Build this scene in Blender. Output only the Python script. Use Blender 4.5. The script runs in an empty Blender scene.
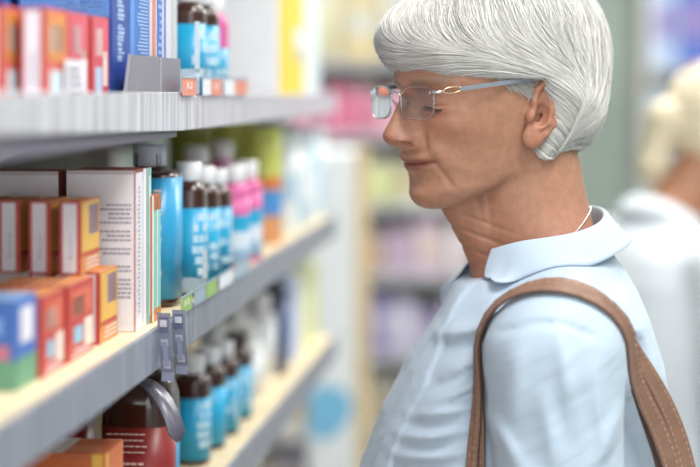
import bpy, math, random
import numpy as np
from mathutils import Vector, Matrix

random.seed(11)
rng = np.random.default_rng(11)
SC = bpy.context.scene
COL = SC.collection
PI = math.pi

# ------------------------------------------------------------------ camera
CAMZ = 1.5
FPX = 700 * 85 / 36.0
HOR = 90.0                                   # image row of the horizon
cd = bpy.data.cameras.new('camera')
cam = bpy.data.objects.new('camera', cd)
COL.objects.link(cam)
cam.location = (0, 0, CAMZ)
cam.rotation_euler = (PI / 2, 0, 0)
cd.lens = 85
cd.sensor_width = 36
cd.shift_y = -(233.5 - HOR) / 700
cd.clip_start = 0.05
cd.dof.use_dof = True
cd.dof.focus_distance = 1.575
cd.dof.aperture_fstop = 2.1
cd.dof.aperture_blades = 0
SC.camera = cam

# ------------------------------------------------------------------ world, lights, exposure
SC.view_settings.view_transform = 'Standard'
SC.view_settings.look = 'None'
SC.view_settings.gamma = 1
SC.view_settings.use_curve_mapping = False
SC.view_settings.exposure = 0.0
w = bpy.data.worlds.new('world')
SC.world = w
w.use_nodes = True
w.node_tree.nodes['Background'].inputs[0].default_value = (0.93, 0.97, 1.0, 1)
w.node_tree.nodes['Background'].inputs[1].default_value = 0.62


def area_light(name, loc, size, power, color=(1, 1, 1), rot=(0, 0, 0), size_y=None):
    ld = bpy.data.lights.new(name, 'AREA')
    ld.shape = 'RECTANGLE'
    ld.size = size
    ld.size_y = size_y or size
    ld.energy = power
    ld.color = color
    o = bpy.data.objects.new(name, ld)
    COL.objects.link(o)
    o.location = loc
    o.rotation_euler = rot
    return o


# fluorescent ceiling panels over the aisles; the last is added to brighten the back wall
for lx, ly, pw in ((0.55, 0.75, 42), (0.0, -1.1, 20), (0.75, 3.3, 46), (-0.7, 4.4, 30), (1.9, 1.6, 24), (1.9, 5.6, 60), (3.2, 7.6, 70)):
    area_light('ceiling_lamp', (lx, ly, 2.92), 0.6, pw, (1.0, 0.985, 0.96), size_y=1.2)
# cool fill light added behind the camera to brighten what faces it
area_light('front_fill', (-0.6, -2.6, 1.8), 3.2, 52, (0.93, 0.97, 1.0), (math.radians(84), 0, math.radians(-8)), 2.2)


# ------------------------------------------------------------------ helpers
def tag(o, label=None, cat=None, group=None, kind=None):
    if label: o['label'] = label
    if cat: o['category'] = cat
    if group: o['group'] = group
    if kind: o['kind'] = kind
    return o


_mats = {}


def mat(name, col, rough=0.5, metal=0.0, var=0.0, vscale=40, spec=0.5, bump=0.0, bscale=200, sss=0.0, trans=0.0,
        sheen=0.0, attr=None, coat=0.0, alpha=1.0):
    """Principled material whose colour is mildly broken up by object-space noise."""
    if name in _mats: return _mats[name]
    m = bpy.data.materials.new(name)
    m.use_nodes = True
    nt = m.node_tree
    b = nt.nodes['Principled BSDF']
    c4 = (*col, 1)
    b.inputs['Base Color'].default_value = c4
    b.inputs['Roughness'].default_value = rough
    b.inputs['Metallic'].default_value = metal
    b.inputs['Specular IOR Level'].default_value = spec
    b.inputs['Transmission Weight'].default_value = trans
    b.inputs['Coat Weight'].default_value = coat
    b.inputs['Alpha'].default_value = alpha
    if sheen:
        b.inputs['Sheen Weight'].default_value = sheen
    if sss:
        b.inputs['Subsurface Weight'].default_value = sss
        b.inputs['Subsurface Radius'].default_value = (1.0, 0.35, 0.2)
        b.inputs['Subsurface Scale'].default_value = 0.006
    tc = nt.nodes.new('ShaderNodeTexCoord')
    src = None
    if attr:
        at = nt.nodes.new('ShaderNodeVertexColor')
        at.layer_name = attr
        src = at.outputs['Color']
        nt.links.new(src, b.inputs['Base Color'])
    if var:
        nz = nt.nodes.new('ShaderNodeTexNoise')
        nz.inputs['Scale'].default_value = vscale
        nz.inputs['Detail'].default_value = 4
        nt.links.new(tc.outputs['Object'], nz.inputs['Vector'])
        mr = nt.nodes.new('ShaderNodeMapRange')
        mr.inputs['From Min'].default_value = 0.3
        mr.inputs['From Max'].default_value = 0.7
        mr.inputs['To Min'].default_value = 1 - var
        mr.inputs['To Max'].default_value = 1 + var
        nt.links.new(nz.outputs['Fac'], mr.inputs['Value'])
        mx = nt.nodes.new('ShaderNodeMix')
        mx.data_type = 'RGBA'
        mx.blend_type = 'MULTIPLY'
        mx.inputs[0].default_value = 1
        if src: nt.links.new(src, mx.inputs[6])
        else: mx.inputs[6].default_value = c4
        nt.links.new(mr.outputs[0], mx.inputs[7])
        nt.links.new(mx.outputs[2], b.inputs['Base Color'])
    if bump:
        nb = nt.nodes.new('ShaderNodeTexNoise')
        nb.inputs['Scale'].default_value = bscale
        nb.inputs['Detail'].default_value = 5
        nt.links.new(tc.outputs['Object'], nb.inputs['Vector'])
        bp = nt.nodes.new('ShaderNodeBump')
        bp.inputs['Strength'].default_value = bump
        bp.inputs['Distance'].default_value = 0.002
        nt.links.new(nb.outputs['Fac'], bp.inputs['Height'])
        nt.links.new(bp.outputs['Normal'], b.inputs['Normal'])
    _mats[name] = m
    return m


def hexc(h):
    """sRGB hex to linear."""
    v = [int(h[i:i + 2], 16) / 255 for i in (0, 2, 4)]
    return tuple(x / 12.92 if x <= 0.04045 else ((x + 0.055) / 1.055) ** 2.4 for x in v)


def pm(h, rough=0.45, **k):
    """printed / plastic material from a hex colour."""
    k.setdefault('var', 0.04)
    nm = 'print_' + h + ('' if rough == 0.45 else '_%d' % int(rough * 100)) + ''.join('_%s' % q for q in sorted(k) if q != 'var')
    return mat(nm, hexc(h), rough, **k)


class MB:
    """collects polygons with materials, then links them as one mesh object."""

    def __init__(self):
        self.v, self.f, self.m, self.mats, self.s = [], [], [], [], []

    def mi(self, m):
        if m not in self.mats: self.mats.append(m)
        return self.mats.index(m)

    def poly(self, pts, m, smooth=False):
        n = len(self.v)
        self.v += [tuple(p) for p in pts]
        self.f.append(tuple(range(n, n + len(pts))))
        self.m.append(self.mi(m)); self.s.append(smooth)

    def box(self, x0, x1, y0, y1, z0, z1, m, **fm):
        """fm: per-face materials: front(+x) back(-x) near(-y) far(+y) top bottom"""
        n = len(self.v)
        self.v += [(x, y, z) for z in (z0, z1) for y in (y0, y1) for x in (x0, x1)]
        for nm, q in (('bottom', (0, 2, 3, 1)), ('top', (4, 5, 7, 6)), ('near', (0, 1, 5, 4)), ('far', (2, 6, 7, 3)),
                      ('back', (0, 4, 6, 2)), ('front', (1, 3, 7, 5))):
            self.f.append(tuple(n + i for i in q)); self.m.append(self.mi(fm.get(nm, m))); self.s.append(False)

    def rings(self, rings, m, closed=True, cap0=False, cap1=False, smooth=True, mf=None):
        """quads between successive rings of equal length; mf(i, j) may choose the material."""
        n = len(self.v); k = len(rings[0])
        for r in rings: self.v += [tuple(p) for p in r]
        for i in range(len(rings) - 1):
            for j in range(k if closed else k - 1):
                a, b = n + i * k + j, n + i * k + (j + 1) % k
                self.f.append((a, b, b + k, a + k))
                self.m.append(self.mi(mf(i, j) if mf else m)); self.s.append(smooth)
        if cap0: self.f.append(tuple(n + j for j in reversed(range(k)))); self.m.append(self.mi(m)); self.s.append(False)
        if cap1:
            o = n + (len(rings) - 1) * k
            self.f.append(tuple(o + j for j in range(k))); self.m.append(self.mi(m)); self.s.append(False)

    def lathe(self, prof, m, seg=32, c=(0, 0), flat=1.0, p=2.0, mf=None, rib=0):
        """prof: (r, z) list, superellipse section; flat squeezes y."""
        rr = []
        for r, z in prof:
            ring = []
            for j in range(seg):
                a = 2 * PI * j / seg
                ca, sa = math.cos(a), math.sin(a)
                q = (abs(ca) ** p + abs(sa) ** p) ** (-1 / p)
                if rib and j % 2: q *= 1 - rib
                ring.append((c[0] + r * q * ca, c[1] + r * q * sa * flat, z))
            rr.append(ring)
        self.rings(rr, m, cap0=prof[0][0] > 1e-5, cap1=prof[-1][0] > 1e-5, mf=mf)

    def tube(self, pts, r, m, seg=8):
        pts = [Vector(p) for p in pts]
        rr = []
        for i, p in enumerate(pts):
            t = (pts[min(i + 1, len(pts) - 1)] - pts[max(i - 1, 0)]).normalized()
            a = t.orthogonal().normalized() if i == 0 else (a - t * a.dot(t)).normalized()
            b = t.cross(a)
            q = r[i] if isinstance(r, (list, tuple)) else r
            rr.append([p + (a * math.cos(2 * PI * j / seg) + b * math.sin(2 * PI * j / seg)) * q for j in range(seg)])
        self.rings(rr, m, cap0=True, cap1=True)

    def build(self, name, parent=None, loc=None, rotz=0, bevel=0):
        me = bpy.data.meshes.new(name)
        me.from_pydata(self.v, [], self.f)
        for m in self.mats: me.materials.append(m)
        me.polygons.foreach_set('material_index', self.m)
        me.polygons.foreach_set('use_smooth', self.s)
        me.update()
        o = bpy.data.objects.new(name, me)
        COL.objects.link(o)
        if parent: o.parent = parent
        if loc is not None: o.location = loc
        o.rotation_euler = (0, 0, rotz)
        if bevel:
            bv = o.modifiers.new('bevel', 'BEVEL')
            bv.width = bevel; bv.segments = 2; bv.limit_method = 'ANGLE'
        return o


def empty(name, loc=(0, 0, 0), rotz=0):
    o = bpy.data.objects.new(name, None)
    COL.objects.link(o)
    o.empty_display_size = 0.05
    o.location = loc
    o.rotation_euler = (0, 0, rotz)
    return o


def copy_tree(o, parent=None):
    kids = list(o.children)
    c = o.copy()
    COL.objects.link(c)
    if parent: c.parent = parent
    for k in kids: copy_tree(k, c)
    return c


# ---- signed distance fields and surface nets
def smin(a, b, k):
    h = np.clip(.5 + .5 * (b - a) / k, 0, 1)
    return b + (a - b) * h - k * h * (1 - h)


def smax(a, b, k): return -smin(-a, -b, k)


def sd_cap(P, a, b, ra, rb, sy=1.0):
    x, y, z = P
    ax, ay, az = a
    bx, by, bz = (b[i] - a[i] for i in range(3))
    L = bx * bx + by * by + bz * bz + 1e-12
    px, py, pz = x - ax, y - ay, z - az
    t = np.clip((px * bx + py * by + pz * bz) / L, 0, 1)
    return np.sqrt((px - t * bx) ** 2 + ((py - t * by) / sy) ** 2 + (pz - t * bz) ** 2) - (ra + (rb - ra) * t)


def sd_ell(P, c, r):
    x, y, z = P
    qx, qy, qz = (x - c[0]) / r[0], (y - c[1]) / r[1], (z - c[2]) / r[2]
    k0 = np.sqrt(qx * qx + qy * qy + qz * qz) + 1e-9
    k1 = np.sqrt((qx / r[0]) ** 2 + (qy / r[1]) ** 2 + (qz / r[2]) ** 2) + 1e-9
    return k0 * (k0 - 1) / k1


def axis(*segs):
    """piecewise axis: axis((start, end, step), ...) with continuing ends"""
    out = []
    for a, b, h in segs:
        n = max(1, int(round((b - a) / h)))
        out += [a + (b - a) * i / n for i in range(n)]
    out.append(segs[-1][1])
    return np.array(out, np.float32)


def surface_nets(F, xs, ys, zs):
    nx, ny, nz = F.shape
    ax = (xs, ys, zs)
    neg = F < 0
    keys, poss, quads = [], [], []

    def cid(i, j, k): return (i * ny + j) * nz + k

    for d in range(3):
        sl0 = [slice(None)] * 3; sl1 = [slice(None)] * 3
        sl0[d] = slice(0, -1); sl1[d] = slice(1, None)
        cr = neg[tuple(sl0)] != neg[tuple(sl1)]
        I = np.nonzero(cr)
        f0 = F[tuple(sl0)][I]; f1 = F[tuple(sl1)][I]
        t = f0 / (f0 - f1)
        pos = [ax[q][I[q]] for q in range(3)]
        pos[d] = pos[d] + t * (ax[d][I[d] + 1] - ax[d][I[d]])
        pos = np.stack(pos, 1)
        e1, e2 = (d + 1) % 3, (d + 2) % 3
        cells = []
        for o1, o2 in ((0, 0), (-1, 0), (-1, -1), (0, -1)):
            J = [I[0].copy(), I[1].copy(), I[2].copy()]
            J[e1] += o1; J[e2] += o2
            cells.append(cid(*J))
            keys.append(cells[-1]); poss.append(pos)
        ok = (I[e1] > 0) & (I[e2] > 0) & (I[e1] < F.shape[e1] - 1) & (I[e2] < F.shape[e2] - 1)
        q = np.stack(cells, 1)
        flip = f0 > 0
        q[flip] = q[flip][:, ::-1]
        quads.append(q[ok])
    keys = np.concatenate(keys); poss = np.concatenate(poss); quads = np.concatenate(quads)
    uk, inv = np.unique(keys, return_inverse=True)
    cnt = np.bincount(inv)
    V = np.stack([np.bincount(inv, poss[:, q]) / cnt for q in range(3)], 1)
    Q = np.searchsorted(uk, quads)
    return V, Q


def relax(V, Q, n=1, lam=0.5):
    e = np.concatenate([Q[:, [0, 1]], Q[:, [1, 2]], Q[:, [2, 3]], Q[:, [3, 0]]])
    a = np.concatenate([e[:, 0], e[:, 1]]); b = np.concatenate([e[:, 1], e[:, 0]])
    c = np.maximum(np.bincount(a, minlength=len(V)), 1)
    for _ in range(n):
        for lm in (lam, -lam * 1.03):
            av = np.stack([np.bincount(a, V[b, q], minlength=len(V)) for q in range(3)], 1) / c[:, None]
            V = V + lm * (av - V)
    return V


def np_mesh(name, V, Q, mats, parent=None, colors=None, midx=None, smooth=True):
    me = bpy.data.meshes.new(name)
    k = Q.shape[1]
    me.vertices.add(len(V)); me.vertices.foreach_set('co', np.ascontiguousarray(V, np.float32).ravel())
    me.loops.add(Q.size); me.loops.foreach_set('vertex_index', np.ascontiguousarray(Q, np.int32).ravel())
    me.polygons.add(len(Q))
    me.polygons.foreach_set('loop_start', np.arange(0, Q.size, k, dtype=np.int32))
    me.update(calc_edges=True)
    me.validate()
    for m in mats: me.materials.append(m)
    if midx is not None: me.polygons.foreach_set('material_index', midx)
    me.polygons.foreach_set('use_smooth', np.full(len(me.polygons), smooth))
    if colors is not None:
        at = me.color_attributes.new('tint', 'FLOAT_COLOR', 'POINT')
        c4 = np.ones((len(V), 4), np.float32); c4[:, :3] = colors
        at.data.foreach_set('color', c4.ravel())
    o = bpy.data.objects.new(name, me)
    COL.objects.link(o)
    if parent: o.parent = parent
    return o


# ------------------------------------------------------------------ people: shape functions
# person frame: f = the way the chest faces, l = towards the person's left, u = up; origin at eye level above the ear line
def ip(u, tab):
    t = sorted(tab)
    return np.interp(u, [a for a, _ in t], [b for _, b in t]).astype(np.float32)


P_TAB = [(-.125, .055), (-.115, .066), (-.108, .0785), (-.103, .0855), (-.097, .0900), (-.091, .0920), (-.084, .0905), (-.077, .0900),
         (-.07, .0915), (-.062, .0955), (-.055, .0985), (-.048, .0995), (-.03, .099), (-.015, .0975), (0, .0975), (.01, .100), (.02, .1035),
         (.03, .1045), (.045, .1035), (.06, .099), (.08, .085), (.1, .06), (.13, .02)]
HW_TAB = [(-.125, .026), (-.11, .036), (-.1, .043), (-.085, .051), (-.07, .0565), (-.05, .061), (-.03, .0655), (-.01, .068), (.02, .0685),
          (.05, .067), (.08, .06), (.1, .045), (.13, .02)]
NOSE = [(-.056, 0), (-.052, .001), (-.0485, .006), (-.046, .013), (-.044, .0195), (-.041, .0245), (-.037, .0285), (-.033, .0295), (-.0286, .0275),
        (-.02, .0225), (-.011, .0185), (-.003, .0145), (.004, .011), (.011, .006), (.02, .002), (.03, 0)]
NOSE_W = [(-.05, .009), (-.044, .0115), (-.034, .0122), (-.025, .0105), (-.012, .0088), (0, .0075), (.02, .009)]


def gauss(l, u, cl, cu, sl, su): return np.exp(-((l - cl) / sl) ** 2 - ((u - cu) / su) ** 2)


def seg2(a, b, p0, p1):
    dx, dy = p1[0] - p0[0], p1[1] - p0[1]
    t = np.clip(((a - p0[0]) * dx + (b - p0[1]) * dy) / (dx * dx + dy * dy), 0, 1)
    return np.sqrt((a - p0[0] - t * dx) ** 2 + (b - p0[1] - t * dy) ** 2), t


def face_features(al, u):
    """forward displacement of the face surface; al = |l|"""
    n = ip(u, NOSE) * np.exp(-(al / (ip(u, NOSE_W) * 1.10)) ** 2.6)
    d = n
    d += .0120 * gauss(al, u, .0142, -.0395, .0056, .0066)            # nostril wings
    d -= .0036 * gauss(al, u, .0220, -.039, .0042, .0062)
    um = -.0625 + .0034 * (al / .026) ** 2                            # mouth line, corners drawn back
    win = np.exp(-(al / .024) ** 4)
    d += .0050 * np.exp(-((u - um - .0050) / .0042) ** 2) * win
    d += .0046 * np.exp(-((u - um + .0044) / .0042) ** 2) * np.exp(-(al / .020) ** 4)
    d -= .0036 * np.exp(-((u - um) / .0013) ** 2) * np.exp(-(al / .0285) ** 6)
    d -= .0015 * gauss(al, u, 0, -.055, .0035, .005)                  # philtrum
    d += .0030 * gauss(al, u, 0, -.094, .014, .009)                   # chin
    d -= .0100 * gauss(al, u, .031, .0015, .0165, .0105)              # eye sockets
    d += .0072 * gauss(al, u, .0305, .0005, .0125, .0075)             # lids
    d -= .0022 * np.exp(-((u + .0055 - .25 * (al - .031) ** 2 / .03) / .0011) ** 2) * np.exp(-((al - .031) / .013) ** 4)
    d -= .0020 * np.exp(-((u - .0085 + 8 * (al - .030) ** 2) / .0014) ** 2) * np.exp(-((al - .031) / .015) ** 4)
    d += .0040 * gauss(al, u, .028, .0185, .020, .0065)               # brow
    d -= .0022 * gauss(al, u, .030, -.014, .013, .0035)               # below the eye
    d += .0050 * gauss(al, u, .043, -.022, .018, .014)                # cheekbone
    s, t = seg2(al, u, (.0205, -.039), (.0300, -.060))                  # fold from nose to mouth
    d -= .0011 * np.exp(-(s / .0046) ** 2)
    s, t = seg2(al, u, (.026, -.040), (.040, -.064))
    d += .0026 * np.exp(-(s / .0075) ** 2)
    s, t = seg2(al, u, (.0270, -.0595), (.0350, -.083))                 # fold below the mouth corner
    d -= .0024 * np.exp(-(s / .0022) ** 2)
    d += .0032 * gauss(al, u, .040, -.084, .011, .011)                # jowl
    d -= .0030 * gauss(al, u, .047, -.055, .010, .016)                # hollow cheek
    for a, b in (((.050, .004), (.060, .010)), ((.051, -.001), (.062, .000)), ((.050, -.006), (.060, -.011))):
        s, t = seg2(al, u, a, b)
        d -= .0007 * np.exp(-(s / .0013) ** 2)                        # crow's feet
    return d


def ear_sdf(f, al, u):
    a = -.27 * (f + .004) + .963 * (u + .0125)
    b = -.963 * (f + .004) - .27 * (u + .0125)
    c = al - (.0708 + .22 * (b + .014))
    Q = (a, b, c)
    th = np.arctan2(b, a)
    wid = np.where(b > 0, .0150, .0140) * (1 + .22 * np.clip(a / .033, -1, 1))
    r = np.sqrt((a / .0335) ** 2 + (b / wid) ** 2)
    plate = smax((r - 1) * .016, np.abs(c) - .0028, .003)
    hel = [(-.003, -.008, .003), (.008, -.0115, .004), (.020, -.0115, .0045), (.029, -.006, .005), (.032, .002, .0055), (.029, .010, .005),
           (.019, .0158, .005), (.006, .0162, .004), (-.008, .0132, .003), (-.019, .008, .002), (-.027, .002, .001)]
    d = plate
    for p, q in zip(hel[:-1], hel[1:]): d = smin(d, sd_cap(Q, p, q, .0031, .0031), .002)
    anti = [(.018, .004, .0025), (.006, .0085, .0035), (-.007, .0075, .0035), (-.014, .001, .003)]
    for p, q in zip(anti[:-1], anti[1:]): d = smin(d, sd_cap(Q, p, q, .0032, .0032), .003)
    d = smin(d, sd_ell(Q, (-.0255, -.003, 0), (.0105, .0095, .0046)), .004)
    d = smin(d, sd_ell(Q, (-.006, -.0115, .003), (.0062, .0040, .0045)), .003)
    d = smax(d, -sd_ell(Q, (-.002, -.001, .0045), (.0115, .0068, .0075)), .002)
    d = smax(d, -sd_ell(Q, (.018, .012, .005), (.012, .0028, .0032)), .002)
    return d


def head_sdf(f, l, u):
    al = np.abs(l)
    feat = face_features(al, u)
    ff = f - feat * np.clip(f / .05, 0, 1)
    A = np.where(ff > 0, ip(u, P_TAB), .088)
    hw = ip(u, HW_TAB)
    p = 2.25
    r = ((np.abs(ff) / A) ** p + (al / hw) ** p) ** (1 / p) + 1e-6
    d = (1 - 1 / r) * np.sqrt(ff * ff + l * l)
    d = smax(d, u - .125, .02)
    jaw = (f - .074) * (-.43) + (u + .1085) * (-.903)
    d = smax(d, jaw, .015)
    d = smin(d, sd_ell((f, l, u), (-.012, 0, .035), (.103, .0715, .088)), .018)
    for s in (1, -1):
        d = smax(d, -sd_ell((f, l * s, u), (.1150, .0130, -.0425), (.0115, .0060, .0032)), .002)
    d = smin(d, ear_sdf(f, al, u), .0035)
    return d


TORSO = [  # u, centre f, half depth, half width
    (-.14, -.046, .048, .044), (-.165, -.049, .072, .072), (-.19, -.0475, .0885, .106), (-.215, -.046, .100, .136), (-.26, -.038, .122, .156),
    (-.31, -.029, .139, .164), (-.368, -.021, .154, .167), (-.42, -.017, .156, .166), (-.5, -.012, .142, .158), (-.6, -.016, .140, .170),
    (-.72, -.018, .138, .172), (-.82, -.018, .12, .16)]


def torso_sdf(f, l, u):
    c = ip(u, [(t[0], t[1]) for t in TORSO]); a = ip(u, [(t[0], t[2]) for t in TORSO]); b = ip(u, [(t[0], t[3]) for t in TORSO])
    p = 2.25
    r = ((np.abs(f - c) / a) ** p + (np.abs(l) / b) ** p) ** (1 / p) + 1e-6
    d = (1 - 1 / r) * np.sqrt((f - c) ** 2 + l * l)
    d = smax(d, u + .142, .02)
    return smax(d, -.82 - u, .03)


ARM = dict(sh=(-.036, .182, -.228), el=(-.044, .226, -.50), wr=(.02, .36, -.70))


def arm_sdf(P, r0, r1, r2, upto=1.0):
    f, l, u = P
    Q = (f, np.abs(l), u)
    s, e, w_ = ARM['sh'], ARM['el'], ARM['wr']
    w_ = tuple(e[i] + (w_[i] - e[i]) * upto for i in range(3))
    d = sd_cap(Q, s, e, r0, r1)
    d = smin(d, sd_cap(Q, e, w_, r1, r2), .02)
    return smin(d, sd_cap(Q, (-.05, .07, -.205), s, .030, r0 * .8), .035)


def hand_sdf(P):
    f, l, u = P
    Q = (f, np.abs(l), u)
    wx, wy, wz = ARM['wr']
    d = sd_cap(Q, (wx, wy, wz), (wx + .012, wy + .012, wz - .075), .024, .027, .62)
    for i, (df, n) in enumerate(((.034, .066), (.014, .075), (-.006, .070), (-.024, .055))):
        k0 = (wx + .012 + df * .8, wy + .012, wz - .088)
        k1 = (wx + .012 + df, wy + .012, wz - .09 - n * .5)
        k2 = (wx + .014 + df, wy + .0, wz - .09 - n * .98)
        d = smin(d, np.minimum(sd_cap(Q, k0, k1, .0095, .0085), sd_cap(Q, k1, k2, .0085, .007)), .006)
    t0, t1, t2 = (wx + .022, wy + .006, wz - .028), (wx + .054, wy + .004, wz - .062), (wx + .060, wy + .001, wz - .09)
    return smin(d, np.minimum(sd_cap(Q, t0, t1, .013, .010), sd_cap(Q, t1, t2, .010, .008)), .008)


def legs_sdf(P, r0, r1):
    f, l, u = P
    Q = (f, np.abs(l), u)
    return smin(sd_cap(Q, (-.018, .085, -.72), (-.012, .083, -1.02), r0, r0 * .72), sd_cap(Q, (-.012, .083, -1.02), (-.03, .08, -1.42), r0 * .72, r1), .02)


def grid(xs, ys, zs): return np.meshgrid(xs, ys, zs, indexing='ij', sparse=False)


class Field:
    """a sampled scalar field on a uniform grid with vectorised lookup"""

    def __init__(self, fn, lo, hi, h):
        self.lo = np.array(lo, np.float64); self.h = h
        self.ax = [np.arange(lo[q], hi[q] + h * .5, h).astype(np.float32) for q in range(3)]
        self.F = fn(*grid(*self.ax)).astype(np.float32)

    def __call__(self, p):
        q = (np.asarray(p) - self.lo) / self.h
        sh = np.array(self.F.shape)
        q = np.clip(q, 0, sh - 1.001)
        i = q.astype(int); t = q - i
        r = 0
        for dx in (0, 1):
            for dy in (0, 1):
                for dz in (0, 1):
                    wt = np.abs(1 - dx - t[:, 0]) * np.abs(1 - dy - t[:, 1]) * np.abs(1 - dz - t[:, 2])
                    r = r + wt * self.F[i[:, 0] + dx, i[:, 1] + dy, i[:, 2] + dz]
        return r

    def grad(self, p):
        e = self.h
        g = np.stack([self(p + np.eye(3)[q] * e) - self(p - np.eye(3)[q] * e) for q in range(3)], 1)
        return g / (np.linalg.norm(g, axis=1, keepdims=True) + 1e-9)

    def project(self, p, off=0.0, n=4):
        for _ in range(n): p = p - self.grad(p) * (self(p) - off)[:, None]
        return p


def outward(V, Q):
    a, b, c = V[Q[:, 0]], V[Q[:, 1]], V[Q[:, 2]]
    vol = np.einsum('ij,ij->i', a, np.cross(b, c)).sum() + np.einsum('ij,ij->i', a, np.cross(c, V[Q[:, 3]])).sum()
    return Q if vol > 0 else Q[:, ::-1]


class Person:
    def __init__(self, name, origin, facing, head_yaw, fine=.0016, coarse=.009):
        self.o = Vector(origin)
        a = math.atan2(facing[1], facing[0])
        self.M = Matrix.Translation(self.o) @ Matrix.Rotation(a, 4, 'Z')
        self.cy, self.sy = math.cos(head_yaw), math.sin(head_yaw)
        self.fine, self.coarse = fine, coarse
        self.name = name
        self.hx = .004                                     # the head is carried a little forward

    def to_head(self, f, l):
        f = f - self.hx
        return f * self.cy + l * self.sy, -f * self.sy + l * self.cy

    def from_head(self, p):
        p = np.atleast_2d(p)
        return np.stack([p[:, 0] * self.cy - p[:, 1] * self.sy + self.hx, p[:, 0] * self.sy + p[:, 1] * self.cy, p[:, 2]], 1)

    def neck_sdf(self, P):
        f, l, u = P
        d = sd_cap(P, (self.hx - .022, 0, -.03), (-.048, 0, -.20), .0575, .0635, .86)
        h = lambda q: tuple(self.from_head(np.array(q))[0])
        d = smin(d, sd_cap(P, h((.046, 0, -.096)), (-.004, 0, -.175), .017, .020), .018)
        for s in (1, -1):
            d = smin(d, sd_cap(P, h((-.020, .047 * s, -.066)), (.004, .017 * s, -.195), .0095, .009), .012)
            d = smin(d, sd_cap(P, h((.036, .020 * s, -.098)), (.006, .012 * s, -.175), .006, .006), .010)
            d = smin(d, sd_cap(P, (-.056, .03 * s, -.150), (-.065, .10 * s, -.228), .026, .028), .035)
        # creases across the throat
        for k, (u0, am) in enumerate(((-.118, .0011), (-.133, .0013), (-.150, .0012))):
            d = d + am * np.exp(-((u - u0 - .35 * (f - .02)) / .0018) ** 2) * np.clip((f + .03) / .04, 0, 1)
        return d

    def skin_sdf(self, f, l, u, low):
        P = (f, l, u)
        d = torso_sdf(f, l, u) + .014
        d = smin(d, arm_sdf(P, .046, .038, .024), .03)
        if low:
            d = smin(d, hand_sdf(P), .008)
            d = smin(d, legs_sdf(P, .075, .04), .03)
            d = smin(d, sd_cap((f, np.abs(l), u), (-.03, .08, -1.43), (.09, .085, -1.455), .03, .022), .02)
        else:
            hf, hl = self.to_head(f, l)
            d = smin(d, self.neck_sdf(P), .02)
            d = smin(d, head_sdf(hf, hl, u), .009)
        return d

    def build_body(self, mats):
        h, c = self.fine, self.coarse
        xs = axis((-.26, -.15, c), (-.15, .14, h), (.14, .26, c))
        ys = axis((-.40, -.13, c), (-.13, .13, h), (.13, .40, c))
        zs = axis((-.25, .145, h))
        zl = axis((-1.50, -.25, c))
        up = self.skin_sdf(*grid(xs, ys, zs), False)
        xl = axis((-.26, .26, c)); yl = axis((-.40, .40, c))
        # the lower body is sampled coarsely on the same axes so that both meet in one mesh
        sel_x = np.unique(np.concatenate([np.searchsorted(xs, xl).clip(0, len(xs) - 1)]))
        lo_x = xs[sel_x]
        sel_y = np.unique(np.searchsorted(ys, yl).clip(0, len(ys) - 1)); lo_y = ys[sel_y]
        lo = self.skin_sdf(*grid(lo_x, lo_y, zl[:-1]), True)
        # bring the coarse block to the fine axes by interpolation
        L = np.apply_along_axis(lambda v: np.interp(xs, lo_x, v), 0, lo)
        L = np.apply_along_axis(lambda v: np.interp(ys, lo_y, v), 1, L)
        F = np.concatenate([L.astype(np.float32), up.astype(np.float32)], 2)
        V, Q = surface_nets(F, xs, ys, np.concatenate([zl[:-1], zs]))
        Q = outward(V, Q)
        V = relax(V, Q, 1)
        return V, Q

    def place(self, o):
        o.matrix_world = self.M


def lin(c): return np.array(hexc(c))


def skin_colors(V, P, base, deep, lip, brow):
    f, l, u = V[:, 0], V[:, 1], V[:, 2]
    hf, hl = P.to_head(f, l)
    al = np.abs(hl)
    col = np.repeat(lin(base)[None], len(V), 0)

    def mix(wt, c): 
        wt = np.clip(wt, 0, 1)[:, None]
        col[:] = col * (1 - wt) + lin(c)[None] * wt
    face = (hf > .03)
    mix(.45 * gauss(al, u, .043, -.028, .02, .016) * face, deep)                 # ruddy cheeks
    mix(.50 * np.exp(-(al / .016) ** 2 - ((u + .036) / .012) ** 2) * face, deep)  # nose tip
    mix(.35 * np.exp(-((u + .15) / .05) ** 2) * (hf > -.09), deep)                # deeper tone around the neck
    mix(.40 * np.clip((al - .069) / .005, 0, 1) * (np.abs(hf) < .03) * (u > -.06), deep)  # ear
    um = -.0625 + .0034 * (al / .026) ** 2
    lipw = np.exp(-np.clip(np.abs(u - um + .0004) - (.0050 * np.clip(1 - (al / .0275) ** 2, 0, 1)), 0, 1) ** 2 / .0012 ** 2) * (al < .0275) * (hf > .06)
    mix(.75 * lipw, lip)
    mix(.6 * np.exp(-((u - um) / .0011) ** 2) * (al < .027) * (hf > .06), '6a332c')
    bl, bt = seg2(al, u, (.014, .0165), (.046, .0205))
    mix(.55 * np.exp(-(bl / .0032) ** 2) * face, brow)
    mix(.45 * gauss(al, u, .031, -.013, .012, .005) * face, deep)  # eye-socket shade painted into the skin, here and on the lid
    mix(.25 * gauss(al, u, .030, .006, .013, .006) * face, deep)
    r2 = np.random.default_rng(5)
    for _ in range(46):                                                          # age spots
        a, b, s = r2.uniform(.03, .066), r2.uniform(-.09, .02), r2.uniform(.0008, .0022)
        mix(.28 * np.exp(-((al - a) / s) ** 2 - ((u - b) / s) ** 2) * face, 'a06a4a')
    return col


# ------------------------------------------------------------------ hair, clothing
HCUT = [(.03, -.004), (.015, -.007), (0, -.013), (-.02, -.015), (-.030, -.008), (-.040, -.002), (-.050, .004), (-.07, .008)]


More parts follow.
